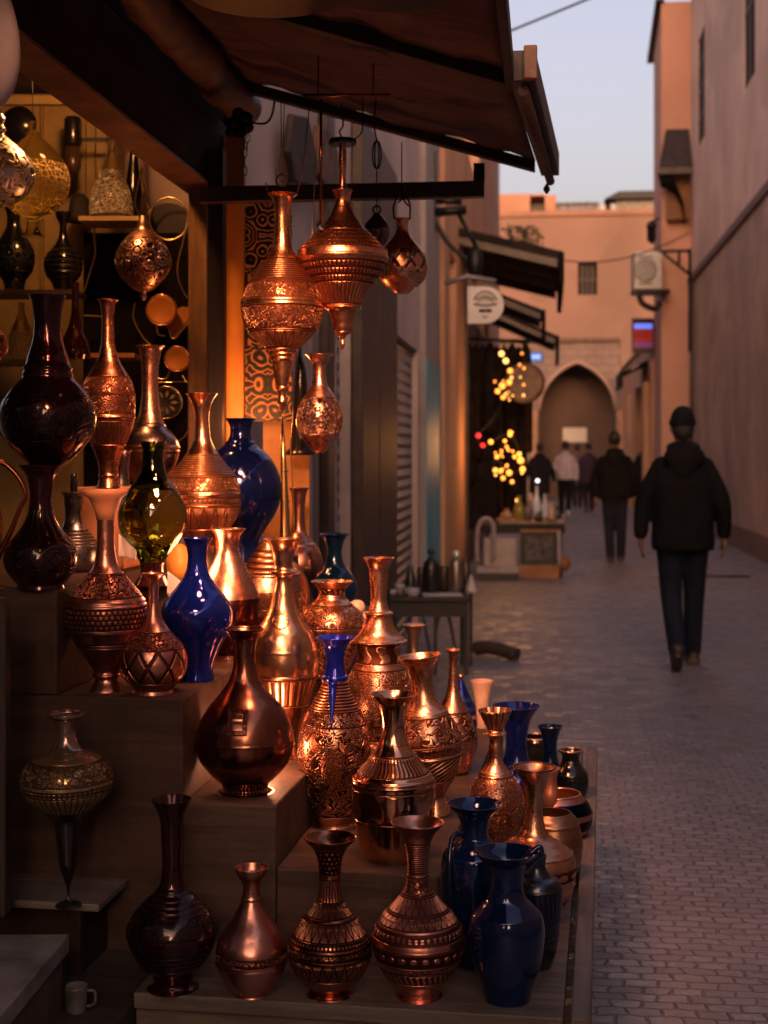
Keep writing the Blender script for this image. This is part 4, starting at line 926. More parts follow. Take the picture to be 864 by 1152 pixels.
wire('cord', e, [(344, 400), (346, 360), (358, 120)], 3.8, .0006, gold_m, 359.5, 509.5)
e = empty('bead_pendant', P(361, 112, 3.66), 'dark cord with clear bead between the two big lanterns', 'pendant', None, TH); s_ = 3.66 / F
MB().tube([(0, 0, 0), (.0, 0, -137 * s_)], .0036, 8).build('cord', dkcop_m, e)
MB().ball((0, 0, -142 * s_), .012, 16).build('bead', glass('bead_glass', (.9, .85, .85), .02), e)
# slender golden pole behind the ewer
e = empty('golden_pole', P(322, 640, 4.0), 'slender tapering golden pole rising behind the golden ewer', 'pole', None, TH); s_ = 4.0 / F
MB().tube([(0, 0, -74 * s_), (-1 * s_, 0, 40 * s_), (-3 * s_, 0, 120 * s_), (-4.5 * s_, 0, 178 * s_)], [7.5 * s_, 6 * s_, 3.4 * s_, .8 * s_], 20).build('shaft', gold_m, e)
MB().tube([(5 * s_, 0, -50 * s_), (9 * s_, 0, 60 * s_), (5 * s_, 0, 140 * s_), (12 * s_, 0, 245 * s_)], .0016, 6).build('stay_wire', gold_m, e)
mb = MB()
for k in range(4): mb.torus((-.001 * k, 0, (8 + k * 34) * s_), (6.6 - k * .9) * s_, .0012, 20, 6)
mb.build('binding', black_m, e)
# ================================================================ ground and paving
def stone_mat():
    m, nt, b = new_mat('street_setts'); c = coords(nt)
    w = nt.nodes.new('ShaderNodeVectorMath'); w.operation = 'MULTIPLY_ADD'
    nt.links.new(noise(nt, c, 5, 5, .7, out=1), w.inputs[0]); w.inputs[1].default_value = (.10, .055, 0); link(nt, c, w.inputs[2])
    br = nt.nodes.new('ShaderNodeTexBrick'); nt.links.new(w.outputs[0], br.inputs['Vector'])
    br.inputs['Scale'].default_value = 1; br.inputs['Brick Width'].default_value = .088; br.inputs['Row Height'].default_value = .052
    br.inputs['Mortar Size'].default_value = .005; br.inputs['Mortar Smooth'].default_value = .7; br.inputs['Bias'].default_value = 0
    br.inputs['Color1'].default_value = (.25, .225, .25, 1); br.inputs['Color2'].default_value = (.165, .148, .163, 1); br.inputs['Mortar'].default_value = (.105, .092, .10, 1)
    n1 = noise(nt, c, 1.3, 5, .6); n2 = noise(nt, c, 22, 6, .7)
    col = mixc(nt, n2.ss(.35, .75) * .5, br.outputs['Color'], (.12, .105, .113))
    col = mixc(nt, n1.ss(.4, .65) * .45, col, (.235, .21, .23))
    link(nt, col, b.inputs['Base Color'])
    fac = X(nt, br.outputs['Fac'])
    cell = voro(nt, mapping(nt, c, (9.5, 16, 1)), 1, rand=.6); cr = sepxyz(nt, cell.outputs['Color'])[0]
    link(nt, (.60 - cr.ss(.5, .9) * .36 - n1.ss(.4, .7) * .1 + fac * .25).clamp(), b.inputs['Roughness'])
    bump(nt, (1 - fac) * (.45 + cr * .5) + n2 * .6 + noise(nt, c, 7, 4, .7) * .9, .010, b)
    return m
def flat(name, x0, x1, y0, y1, z, mat, kind='structure'):
    o = MB().add([(x0, y0, z), (x1, y0, z), (x1, y1, z), (x0, y1, z)], [(0, 1, 2, 3)]).build(name, mat); return tag(o, kind=kind)
flat('ground', -400, 400, -400, 400, -.006, simple('earth', (.2, .13, .10), .9, 0, .2, .5))
flat('street', SX - .5, 3.2, -40, 46, 0, stone_mat())
def plaster(name, col, sc=1.2, bmp=.008, var=.14, streak=.3, rough=.85, brick=None, patchy=.5):
    m, nt, b = new_mat(name); c = coords(nt)
    n1 = noise(nt, c, sc, 6, .62, .3); n2 = noise(nt, mapping(nt, c, (3, 3, .25)), 1.4, 4, .6); n3 = noise(nt, c, 26, 5, .7); n4 = noise(nt, c, 5, 5, .7)
    colr = mixc(nt, n1.ss(.3, .7), tuple(x * (1 - var) for x in col), tuple(min(1, x * (1 + var)) for x in col))
    colr = mixc(nt, n2.ss(.5, .8) * streak, colr, tuple(x * .68 for x in col))
    colr = mixc(nt, n4.ss(.62, .75) * .35, colr, tuple(min(1, x * 1.35) for x in col))
    pt = noise(nt, c, sc * .55, 3, .5).ss(.56, .575); colr = mixc(nt, pt * patchy, colr, tuple(x * .80 for x in col))
    ck = X(nt, voro(nt, c, sc * 1.1, 'DISTANCE_TO_EDGE').outputs['Distance']).ss(.0, .006)
    h = n3 * .6 + n4 * 1.2 + pt * .35 * patchy + ck * .5 * patchy
    if brick:
        br = nt.nodes.new('ShaderNodeTexBrick'); nt.links.new(mapping(nt, c, (1, 1, 1), brick[2]), br.inputs['Vector'])
        br.inputs['Scale'].default_value = 1; br.inputs['Brick Width'].default_value = brick[0]; br.inputs['Row Height'].default_value = brick[1]; br.inputs['Mortar Size'].default_value = brick[1] * .09
        h = h + (1 - X(nt, br.outputs['Fac'])) * 1.4; colr = mixc(nt, X(nt, br.outputs['Fac']) * .45, colr, tuple(x * .5 for x in col))
    link(nt, colr, b.inputs['Base Color']); b.inputs['Roughness'].default_value = rough
    bump(nt, h, bmp, b); return m
def ypx(px, X_=SX): return on_x(px, HY, X_).y
def wall_x(name, parent, X0, X1, y0, y1, z0, z1, mat, holes=()):
    """wall slab between X0..X1 with rectangular openings (y0, y1, z0, z1)"""
    ys = sorted({y0, y1} | {v for h in holes for v in h[:2]}); zs = sorted({z0, z1} | {v for h in holes for v in h[2:]})
    mb = MB()
    for i in range(len(ys) - 1):
        for j in range(len(zs) - 1):
            cy, cz = (ys[i] + ys[i + 1]) / 2, (zs[j] + zs[j + 1]) / 2
            if any(h[0] < cy < h[1] and h[2] < cz < h[3] for h in holes): continue
            mb.box(X0, X1, ys[i], ys[i + 1], zs[j], zs[j + 1])
    return mb.build(name, mat, parent)
def zpx(px, py, X_): return on_x(px, py, X_).z
def bld(label, cat='building', name='building'): return empty(name, (0, 0, 0), label, cat)

# ---- left row: plaster shop front with shutters, just beyond the copper shop
pinkw = plaster('pink_white_plaster', (.40, .31, .30), 1.0, .004); browncol = simple('brown_paint', (.05, .026, .022), .5, 0, .3)
shut, nt, b = new_mat('corrugated_shutter'); c = coords(nt); x, y, zz = sepxyz(nt, c)
w_ = (zz * (2 * PI / .085)).sin(); link(nt, mixc(nt, noise(nt, c, 2, 5).ss(.3, .7), (.34, .29, .29), (.22, .18, .18)), b.inputs['Base Color']); b.inputs['Roughness'].default_value = .5; bump(nt, w_ + noise(nt, c, 9, 4) * .5, .02, b)
A_ = bld('pinkish white plaster house with dark door columns and corrugated shutters, next to the copper shop', 'house', 'plaster_house')
y5, y6 = ypx(252), ypx(472)
wall_x('wall', A_, SX - .35, SX, y5, y6, 0, 4.4, pinkw, [(ypx(352), ypx(378), 0, 3.0), (ypx(379), ypx(394), 0, 2.5), (ypx(437), ypx(470), 0, 2.35)])
MB().box(SX - .30, SX - .12, ypx(352), ypx(378), 0, 3.0).build('door', simple('dark_door', (.03, .018, .016), .5, 0, .2), A_)
MB().box(SX - .25, SX - .06, ypx(379), ypx(394), 0, 2.5).build('shutter', shut, A_)
MB().box(SX - .25, SX - .05, ypx(437), ypx(470), 0, 2.35).build('shutter', shut, A_)
for a, b_, h_ in ((394.5, 414, 3.4), (415, 436, 3.4)): MB().box(SX + .002, SX + .07, ypx(a), ypx(b_), 0, h_).build('door_column', browncol, A_, .01)
MB().box(SX + .002, SX + .05, ypx(358), ypx(366), 0, 3.2).build('door_column', browncol, A_, .01)
# dark wall hangings high on the plaster wall
for (pts, lab) in (((( 322, 128), (340, 132), (346, 160), (352, 190), (345, 210), (325, 205), (318, 170)), 'dark cloth hanging high on the plaster wall behind the lantern wires'),
                   (((352, 140), (366, 146), (374, 170), (378, 205), (362, 214), (352, 196)), 'brown cloth hanging beside the dark cloth on the plaster wall')):
    e = MB(); w3 = [on_x(px, py, SX + .05) for px, py in pts]; e.prism(w3, (.03, 0, 0))
    o = e.build('hanging_cloth', simple('cloth_dark', (.035, .018, .016) if 'dark cloth hanging high' in lab else (.12, .055, .04), .85, 0, .4), None, .01); tag(o, lab, 'cloth')
e = empty('wall_lamp', on_x(484, 225, SX + .01), 'black wrought iron bracket lamp on the far plaster wall', 'lamp'); s_ = depth_of(225, 3.5) / F if False else ypx(484) / F
mb = MB(); mb.tube([(0, 0, 0), (.30, 0, -.02)], .035, 8); mb.tube([(.0, 0, -.12), (.34, 0, -.10)], .045, 8); mb.tube(bez([(.02, 0, -.15), (.18, 0, -.42), (.42, 0, -.62)], 6), .022, 8); mb.tube([(.26, 0, -.12), (.46, 0, -.50)], .02, 8)
mb.build('bracket', iron_m, e); MB().lathe([(.02, .14), (.07, .08), (.08, -.06), (.05, -.16), (.02, -.2)], 16, (.42, 0, -.58)).build('lantern_head', iron_m, e)
mb = MB(); mb.box(0, .06, -.03, .03, -.3, .45); mb.build('backplate', iron_m, e)

# ---- left row: ochre house with pillar, teal panel and dark shop mouth
och = plaster('ochre_plaster', (.40, .205, .145), 1.0, .006); ochp = plaster('ochre_pillar', (.42, .215, .13), 1.5, .004)
B_ = bld('tall ochre house with teal panel and dark shop mouth left of the lane', 'house', 'ochre_house')
y7, y8, y9, y10, y11 = ypx(472.5), ypx(489), ypx(514), ypx(531), ypx(562)
wall_x('wall', B_, SX - .35, SX, y7, y11, 0, 5.7, och, [(y9, ypx(556), 0, 3.3)])
wall_x('upper_storey', B_, SX - .35, SX - .002, 23.5, y11 - .002, 5.702, 8.3, och)
MB().box(SX + .002, SX + .05, y7, y8, 0, 5.6).build('pilaster', plaster('grey_pilaster', (.25, .21, .215), 1.5, .004), B_)
MB().box(SX + .052, SX + .06, y7 - .01, y8 + .02, 0, 2.3).build('teal_panel', simple('teal_paint', (.02, .30, .42), .5, 0, .2, 2), B_)
wall_x('pillar', B_, SX + .002, SX + .10, y8 + .03, y9, 0, 5.3, ochp, [(ypx(495), ypx(503), 1.3, 3.6)])
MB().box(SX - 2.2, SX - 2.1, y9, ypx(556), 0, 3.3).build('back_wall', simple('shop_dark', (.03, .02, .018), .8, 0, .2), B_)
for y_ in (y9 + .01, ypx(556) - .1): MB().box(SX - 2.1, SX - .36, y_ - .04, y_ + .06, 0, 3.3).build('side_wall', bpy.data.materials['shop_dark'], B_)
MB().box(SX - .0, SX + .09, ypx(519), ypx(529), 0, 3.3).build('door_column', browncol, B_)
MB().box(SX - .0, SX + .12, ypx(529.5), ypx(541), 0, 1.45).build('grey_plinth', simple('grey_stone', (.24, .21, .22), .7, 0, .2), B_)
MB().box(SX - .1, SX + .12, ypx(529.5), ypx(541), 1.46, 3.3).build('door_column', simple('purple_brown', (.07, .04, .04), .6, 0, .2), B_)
# canopies over the dark shop
darkc = simple('canopy_dark', (.014, .009, .009), .8, 0, .3, 4, .006, spec=.15)
def canopy(label, px0, pyw, px1, pyo, Y0, Y1, thick, drop):
    a = on_y(px0, pyw, Y0); c_ = on_y(px1, pyo, Y0)
    e = empty('canopy', (c_.x, Y0, c_.z), label, 'canopy', 'canopies along the far left shops'); xw, zw = SX + .02, a.z + (a.z - c_.z) / (c_.x - a.x) * (a.x - SX - .02) if c_.x != a.x else a.z
    mb = MB(); N = 9
    q = [Vector((xw, Y0, zw)), Vector((c_.x, Y0, c_.z)), Vector((c_.x, Y0, c_.z + thick)), Vector((xw, Y0, zw + thick))]
    mb.prism(q, (0, Y1 - Y0, 0)); mb.build('roof_sheet', darkc, e, world=True)
    for k in range(4):
        y_ = Y0 + .02 + (Y1 - Y0 - .1) * k / 3
        q = [Vector((xw, y_, zw - .001)), Vector((c_.x - .03, y_, c_.z - .001)), Vector((c_.x - .03, y_, c_.z - .09)), Vector((xw, y_, zw - .09))]
        MB().prism(q, (0, .06, 0)).build('rafter', browncol, e, world=True)
    if drop:
        mb = MB(); n = 26
        for k in range(n):
            y_ = Y0 + (Y1 - Y0) * k / n; mb.box(c_.x - .01, c_.x + .03 + .02 * (k % 2), y_, y_ + (Y1 - Y0) / n * .96, c_.z - drop + .05 * math.sin(k * 2.1), c_.z + thick)
        mb.build('valance', simple('valance_black', (.010, .007, .007), 1, 0, .2, spec=.05), e, world=True)
    return e
canopy('long dark shed canopy with ragged valance behind the round sign', 507, 263, 630, 291, 16.2, 19.6, .09, .26)
canopy('short black canopy below the long shed canopy', 560, 333, 610, 352, 21, 22.5, .05, .28)
canopy('black canopy furthest down the left side, above the blue sign', 580, 361, 626, 381, 25, 27, .06, .32)
# round shop sign with crest-like lettering
e = empty('hanging_sign', P(546, 364, 13), 'white shop sign with rounded right side on an iron arm', 'sign', None, TH); s_ = 13 / F
pts = [(-20, 0), (0, 0)] + [(21 * math.sin(a), 21 - 21 * math.cos(a)) for a in [PI * i / 16 for i in range(1, 16)]] + [(0, 42), (-20, 42)]
MB().prism([Vector((x * s_, 0, z_ * s_)) for x, z_ in pts], (0, .03, 0)).build('board', simple('sign_white', (.50, .46, .46), .5, 0, .08), e, .003)
mk = simple('sign_ink', (.08, .05, .05), .6, 0, .1); mb = MB()
def stroke(mb, l, r=.9): mb.tube([Vector((x * s_, -.004, z_ * s_)) for x, z_ in l], r * s_, 5)
stroke(mb, [(13 * math.cos(a), 23 + 13 * math.sin(a)) for a in [PI * (.08 + .84 * i / 14) for i in range(15)]])
for k in range(5):
    x = -8 + 4 * k; h_ = 27 + 5 * math.cos((k - 2) * .6); stroke(mb, [(x + 1.6 * math.cos(a), h_ - 2 + 2.6 * math.sin(a)) for a in [2 * PI * i / 10 for i in range(11)]], .6)
stroke(mb, [(-13, 22), (-4, 20.5), (4, 20.5), (13, 22)], 1.0); stroke(mb, [(-7, 14.5), (7, 14.5)], 2.0); stroke(mb, [(-3, 8), (0, 6.5), (3, 8)], .7)
mb.build('lettering', mk, e)
MB().tube([(-46 * s_, .01, 30 * s_ + .12), (-20 * s_, .01, 41 * s_ + .1), (12 * s_, .01, 44 * s_ + .03)], .022, 8).build('iron_arm', simple('arm_grey', (.2, .18, .18), .5, .4, .1), e)
# lit signs
def emis(name, col, st, base=(.05, .05, .05)):
    m, nt, b = new_mat(name); b.inputs['Base Color'].default_value = (*base, 1); b.inputs['Emission Color'].default_value = (*col, 1); b.inputs['Emission Strength'].default_value = st; return m
def litsign(label, px0, px1, py0, py1, d, mat, extra=None):
    e = empty('lit_sign', P((px0 + px1) / 2, py1, d), label, 'sign', 'small lit shop signs', TH); s_ = d / F; w = (px1 - px0) / 2 * s_; h = (py1 - py0) * s_
    MB().box(-w, w, 0, .06, 0, h).build('casing', simple('sign_casing', (.02, .02, .025), .5, 0, .1), e, .004)
    MB().box(-w * .86, w * .86, -.006, -.001, h * .14, h * .86).build('light_panel', mat, e)
    if extra: extra(e, w, h)
    return e
def blu(e, w, h):
    mb = MB()
    for k in range(4): mb.box(-w * .6 + k * w * .34, -w * .6 + k * w * .34 + w * .2, -.012, -.007, h * .4, h * .62)
    mb.build('lettering', emis('pale_blue_glow', (.5, .8, 1), .6), e)
litsign('small glowing blue horizontal shop sign below the furthest black canopy', 585, 611, 396, 407, 24, emis('blue_glow', (.04, .32, 1), .45), blu)
litsign('narrow glowing cyan upright sign under the brass tray', 579, 587, 461, 483, 24, emis('cyan_glow', (.05, .5, .8), .3))
def red_extra(e, w, h):
    MB().box(-w * .8, w * .8, -.014, -.007, h * .70, h * .84).build('blue_panel', emis('blue_panel_glow', (.05, .22, 1), .5), e)
    MB().box(-w * .8, w * .8, -.014, -.007, h * .18, h * .28).build('violet_panel', emis('violet_glow', (.10, .05, .3), .2), e)
litsign('dark red lit sign with blue top strip above the right hand awning', 711, 736, 358, 397, 31.5, emis('red_glow', (.35, .012, .015), .12, (.3, .02, .02)), red_extra)
# string lights
yl = emis('amber_bulb', (1, .34, .05), 1.2, (.9, .6, .2)); rl = emis('red_bulb', (1, .03, .04), .8, (.6, .05, .05)); wl = emis('yellow_bulb', (1, .6, .15), 1.2, (.9, .8, .3)); cl = emis('cool_bulb', (.6, .8, 1), 1.2, (.8, .8, .9))
LT = [(564, 398, 4.4, wl), (569, 406, 4.4, wl), (574, 417, 4.2, yl), (573, 430, 4.2, yl), (565, 434, 5, yl), (560, 440, 4, yl), (566, 447, 3.4, yl), (538, 490, 4, rl), (543, 501, 3.4, rl), (552, 497, 3.6, yl), (574, 489, 3.2, yl), (568, 496, 2.6, yl),
      (559, 514, 3.2, yl), (557, 529, 3.6, yl), (563, 530, 3.4, yl), (573, 532, 4.4, yl), (584, 511, 3.6, yl), (586, 518, 5.2, yl), (588, 528, 4.4, yl), (579, 514, 2.8, yl), (566, 538, 3.4, yl), (576, 542, 3, yl), (570, 524, 2.4, yl), (582, 563, 3.2, wl), (605, 541, 3, cl)]
rl_ = random.Random(3)
LT += [(rl_.uniform(556, 590), rl_.choice([rl_.uniform(396, 450), rl_.uniform(485, 545)]), rl_.uniform(1.3, 2.3), rl_.choice([yl, yl, wl])) for _ in range(26)]
names = {id(yl): 'amber', id(rl): 'red', id(wl): 'yellow', id(cl): 'cool white'}
sg = empty('string_lights', P(570, 480, 17.2), 'string of amber, red and yellow bulbs glowing in the dark shop mouth', 'string lights', None, TH); s_ = 17.2 / F
for (x, y, r, m_) in LT: MB().ball(((x - 570) * s_, .02 * math.sin(x), -(y - 480) * s_), r * s_ * .68, 12).build('bulb', m_, sg)
MB().tube(bez([((x - 570) * s_, .03, -(y - 480) * s_) for x, y in ((566, 380), (569, 398), (575, 418), (564, 436), (566, 447), (556, 470), (538, 490), (545, 503), (553, 497), (574, 489), (586, 512), (588, 528), (572, 530), (558, 516), (557, 530), (576, 543))], 5), .006, 6).build('cable', iron_m, sg)
e = empty('brass_tray', P(590, 431, 17.8), 'large dark brown round tray hanging beside the string lights', 'tray', None, TH); s_ = 17.8 / F
MB().lathe([(22 * s_, 0), (23 * s_, .03), (18 * s_, .02), (.001, .03)], 40, M=Matrix.Rotation(PI / 2, 4, 'X')).build('dish', simple('tray_brown', (.085, .05, .032), .5, .2, .3), e)
MB().tube([(0, 0, 22 * s_), (-2 * s_, 0, 45 * s_)], .01, 6).build('hanger', iron_m, e)
# rack of dark garments behind the lights
e = empty('garment_rack', P(560, 596, 18.6), 'rack of nearly black garments and bags filling the dark shop mouth', 'garment rack', None, TH); s_ = 18.6 / F
MB().tube([(-36 * s_, 0, 215 * s_), (36 * s_, 0, 212 * s_)], .02, 8).build('rail', iron_m, e)
gmats = [simple('garment_a', (.014, .010, .011), .9, 0, .3, spec=.05), simple('garment_b', (.016, .011, .010), .9, 0, .3, spec=.05), simple('garment_c', (.028, .016, .012), .9, 0, .3, spec=.05)]
for k in range(9):
    x = -33 + 8.2 * k; w = 7 + rnd.random() * 4; top = 212 - rnd.random() * 6; L = 90 + rnd.random() * 100
    MB().lathe([(1.2 * s_, top * s_), (w * .7 * s_, (top - 8) * s_), (w * s_, (top - 30) * s_), (w * 1.05 * s_, (top - L) * s_), (w * .9 * s_, (top - L - 4) * s_)], 14, (x * s_, .06 * (k % 3), 0)).build('garment', gmats[k % 3], e)
MB().box(-34 * s_, 34 * s_, .12, .2, 0, 120 * s_).build('back_board', gmats[0], e)

# stall with goods in front of it
YS = 16.6
e = empty('market_stall', P(592, 650, 16.8), 'low market stall with dark cloth top holding bottles', 'stall', None, TH); s_ = 16.8 / F
MB().box(-48 * s_, 43 * s_, -.05, .75, 50 * s_, 60 * s_).build('stall_top', simple('stall_cloth', (.02, .015, .015), .8, 0, .2), e)
MB().box(-30 * s_, 42 * s_, -.06, .5, 61 * s_, 65 * s_).build('tray_edge', simple('stall_edge', (.30, .2, .15), .6, 0, .2), e)
for x in (-45, 38): MB().box(x * s_, (x + 3) * s_, 0, .04, 0, 50 * s_).build('leg', browncol, e)
e = empty('white_board', P(562, 642, 16.5), 'pale board leaning under the stall beside the framed picture', 'board', None, TH)
MB().box(-17 * s_, 18 * s_, -.02, .02, 4 * s_, 36 * s_).build('panel', simple('pale_board', (.36, .29, .27), .7, 0, .1), e); MB().box(-26 * s_, 20 * s_, -.12, .02, -2 * s_, 5 * s_).build('ledge', simple('ledge_grey', (.3, .26, .27), .7, 0, .1), e)
MB().box(-24 * s_, 20 * s_, -.1, .0, -10 * s_, -3 * s_).build('plinth', simple('plinth_dark', (.05, .04, .04), .7, 0, .1), e)
e = empty('framed_picture', P(606, 650, 16.4), 'dark framed picture in an orange wood crate below the stall', 'picture', None, TH)
MB().box(-22 * s_, 22 * s_, -.03, .06, 0, 14 * s_).build('crate', simple('crate_orange', (.30, .12, .045), .6, 0, .2), e)
MB().box(-20 * s_, 20 * s_, -.01, .03, 15 * s_, 50 * s_).build('frame', simple('frame_black', (.02, .016, .016), .5, 0, .2), e, .004)
MB().box(-15 * s_, 15 * s_, -.016, -.011, 19 * s_, 46 * s_).build('canvas', simple('picture_grey', (.07, .055, .055), .6, 0, .6, 14), e)
MB().box(-20 * s_, 20 * s_, -.02, .0, 50.5 * s_, 53 * s_).build('top_edge', bpy.data.materials['crate_orange'], e)
MB().box(20.6 * s_, 24 * s_, -.01, .1, 14 * s_, 52 * s_).build('side_edge', simple('side_pale', (.3, .25, .25), .6, 0, .1), e)
o = MB().ball((0, 0, 0), 9 * s_, 14, (.9, .5, 1)).build('orange_bag', simple('bag_orange', (.22, .08, .03), .7, 0, .3)); o.location = P(634, 634, 16.6); tag(o, 'small orange brown bag slumped against the stall', 'bag')
e = empty('arched_frame', P(546, 632, 16.4), 'pale lilac arched frame leaning at the left of the stall', 'frame', None, TH)
MB().tube(bez([(-9 * s_, 0, 0), (-9 * s_, 0, 30 * s_), (-5 * s_, 0, 44 * s_), (2 * s_, 0, 47 * s_), (8 * s_, 0, 42 * s_), (9 * s_, 0, 28 * s_), (9 * s_, 0, 2 * s_)], 6), 2.6 * s_, 8).build('arch', simple('lilac', (.26, .21, .24), .7, 0, .1), e)
def bottle(px, py, h, r, d, col, lab, cat='bottle', metal=0, grp='goods on the far stall', rough=.3):
    s_ = d / F; o = MB().lathe([(r * .9 * s_, 0), (r * s_, .06 * h * s_), (r * s_, .5 * h * s_), (r * .42 * s_, .72 * h * s_), (r * .34 * s_, .95 * h * s_), (r * .45 * s_, h * s_)], 20).build(cat.replace(' ', '_'), simple('goods_' + cat, col, rough, metal, .1))
    o.location = P(px, py, d); return tag(o, lab, cat, grp)
for (x, y, h_, r, col, lab) in ((584, 588, 26, 6, (.22, .18, .03), 'yellow green bottle glinting on the stall'), (594, 589, 22, 5, (.12, .08, .07), 'brown bottle beside the yellow green one on the stall'), (604, 585, 34, 4, (.5, .55, .65), 'tall pale blue bottle on the stall'),
      (613, 586, 26, 4.4, (.45, .47, .55), 'second pale blue bottle, shorter, on the stall'), (606, 590, 18, 5, (.04, .03, .03), 'small black jar in the middle of the stall'), (620, 589, 20, 6, (.34, .24, .17), 'beige pot near the right end of the stall'),
      (570, 588, 12, 7, (.28, .17, .10), 'brown pot at the left end of the stall'), (627, 588, 15, 5, (.03, .02, .02), 'black pot at the right end of the stall')):
    bottle(x, y - 4, h_, r, 16.75, col, lab)

# ---- nearer black table with wares
d_ = 9.4; e = empty('side_table', P(482, 512 + 1.47 * F / d_ - 2, d_), 'small black wooden table against the shutters carrying teapots', 'table', None, TH); s_ = d_ / F
e.location.z = 0; tz = CAMZ - (672 - HY) * s_
tm = simple('table_black', (.014, .010, .010), .55, 0, .2)
MB().box(-62 * s_, 46 * s_, 0, .55, tz - .03, tz).build('table_top', tm, e, .004); MB().box(-60 * s_, 44 * s_, .02, .05, tz - .13, tz - .032).build('apron', tm, e)
for x in (-58, 40): 
    for y_ in (.03, .48): MB().box(x * s_, (x + 5) * s_, y_, y_ + .035, 0, tz - .032).build('leg', tm, e)
MB().box(34 * s_, 58 * s_, .35, .7, tz + .02, tz + .04).build('side_leaf', tm, e); MB().box(50 * s_, 54 * s_, .4, .44, 0, tz + .019).build('leg', tm, e)
MB().box(6 * s_, 10 * s_, .03, .06, 0, tz - .13).build('leg', tm, e)
zt_ = lambda d: py_of(tz, d)
dk = (.018, .015, .016); 
def ware(px, prof, d, col, lab, cat, metal=0, rough=.35, knob=None):
    e = empty(cat.replace(' ', '_'), P(px, zt_(d), d), lab, cat, 'wares on the small black table', TH); s_ = d / F
    MB().lathe([(r * s_, z_ * s_) for r, z_ in prof], 24).build('body', simple('ware_' + cat, col, rough, metal, .15), e)
    if knob: MB().ball((0, 0, knob[0] * s_), knob[1] * s_, 12).build('knob', simple('ware_knob', knob[2], rough, metal, .1), e)
    return e
ware(485, [(9, 0), (10, 4), (10, 28), (8, 36), (4, 40), (2, 43)], 9.6, dk, 'black arched teapot with ball finial on the black table', 'teapot', .2, .3, (48, 4.2, dk))
ware(462, [(6, 0), (6.5, 6), (5.5, 20), (3, 26), (3.5, 30), (1, 32)], 9.65, dk, 'small black pot at the left of the black table', 'pot')
ware(474, [(5, 0), (5.5, 4), (5, 24), (4, 27)], 9.85, (.10, .075, .06), 'brown cylinder tin between the two black pots', 'tin', .5)
ware(499, [(5.5, 0), (6, 6), (6, 26), (5, 29)], 9.8, (.07, .05, .04), 'dark brown tin right of the black teapot', 'tin', .5)
ware(513, [(7, 0), (7.5, 4), (7.5, 34), (5, 38)], 9.75, (.22, .18, .15), 'tall grey canister with silver ball lid on the black table', 'canister', .6, .3, (42, 5, (.7, .66, .62)))
ware(524, [(5, 0), (5.5, 10), (5, 26), (3, 30), (3, 36)], 9.95, (.05, .025, .02), 'dark red brown bottle behind the white cone', 'bottle')
ware(530, [(7, 0), (7, 3), (4, 12), (2, 18), (1.5, 20)], 9.7, (.42, .37, .37), 'white cone shaped cup at the right end of the black table', 'cup')
ware(449, [(4.2, 0), (5, 8), (5.2, 12)], 9.6, (.36, .32, .33), 'small white tumbler on the black table', 'cup')
ware(464, [(6, 0), (8, 4), (8.5, 9), (7, 10)], 9.45, (.34, .31, .33), 'small white bowl near the table front', 'bowl')
ware(440, [(6, 0), (7.5, 5), (7, 7)], 9.5, (.30, .28, .30), 'low white dish at the left of the table', 'dish')
o = MB().box(-.13, .13, -.08, .08, 0, .012).build('folded_paper', simple('paper_lilac', (.36, .32, .36), .7, 0, .1), None, .002); o.location = P(497, zt_(9.5) - .5, 9.5); o.rotation_euler = (0, 0, .2); tag(o, 'folded pale paper lying on the black table', 'paper')
e = MB(); e.tube(bez([(0, 0, .02), (.10, -.05, .05), (.22, -.12, .045), (.34, -.2, .02)], 6), [.02] * 3 + [.05] * 16, 12)
g0 = ground_at(529, 738)
o = e.build('rolled_bag', simple('sandbag_brown', (.04, .022, .018), .8, 0, .2)); o.location = (g0.x, g0.y, .02); tag(o, 'dark rolled bag lying on the paving at the foot of the black table', 'bag')
for (x, y_, sc, lab) in ((470, 735, 1.0, 'pale curved frame standing under the black table at left'), (500, 742, .9, 'grey curved frame standing under the black table at right')):
    g = ground_at(x, y_); s_ = 9.3 / F
    o = MB().tube(bez([(-12 * s_, 0, 0), (-10 * s_, 0, 40 * s_), (-2 * s_, 0, 62 * s_), (6 * s_, 0, 50 * s_), (12 * s_, 0, 20 * s_), (16 * s_, 0, 0)], 6), .012, 8).build('curved_frame', simple('frame_grey', (.16, .13, .14), .6, 0, .1)); o.location = (g.x, g.y, 0); o.rotation_euler = (0, 0, TH); tag(o, lab, 'frame')

# ================================================================ right hand row
RX = 2.93
r1 = plaster('rough_brown_plaster', (.55, .355, .29), .7, .08, .26, .45); r1b = plaster('smooth_pink_plaster', (.66, .44, .37), .6, .022, .18, .45)
yR = on_x(776, HY, RX).y
C_ = bld('long windowed wall of rough reddish plaster along the right side of the lane', 'house', 'plaster_house')
wa, wb = (on_x(847, HY, RX).y, on_x(835, HY, RX).y), (on_x(791, HY, RX).y, on_x(783.5, HY, RX).y)
wall_x('lower_wall', C_, RX, RX + .5, -30, yR, 0, 4.93, r1, [])
wall_x('parapet', C_, RX + .031, RX + .5, -30, 14.99, 5.06, 5.5, r1b)
wall_x('upper_wall', C_, RX + .03, RX + .5, 15, yR, 5.06, 13, r1b, [(wa[0], wa[1], zpx(841, 92, RX), 11.5), (wb[0], wb[1], zpx(787, 160, RX), zpx(787, 38, RX))])
MB().box(RX - .05, RX + .45, -30, yR + .03, 4.931, 5.059).build('string_course', simple('course_dark', (.17, .09, .075), .8, 0, .2), C_)
MB().box(RX - .012, RX + .0, -14, yR, 0, .35).build('plinth', plaster('plinth_dark', (.2, .115, .10), .8, .02), C_)
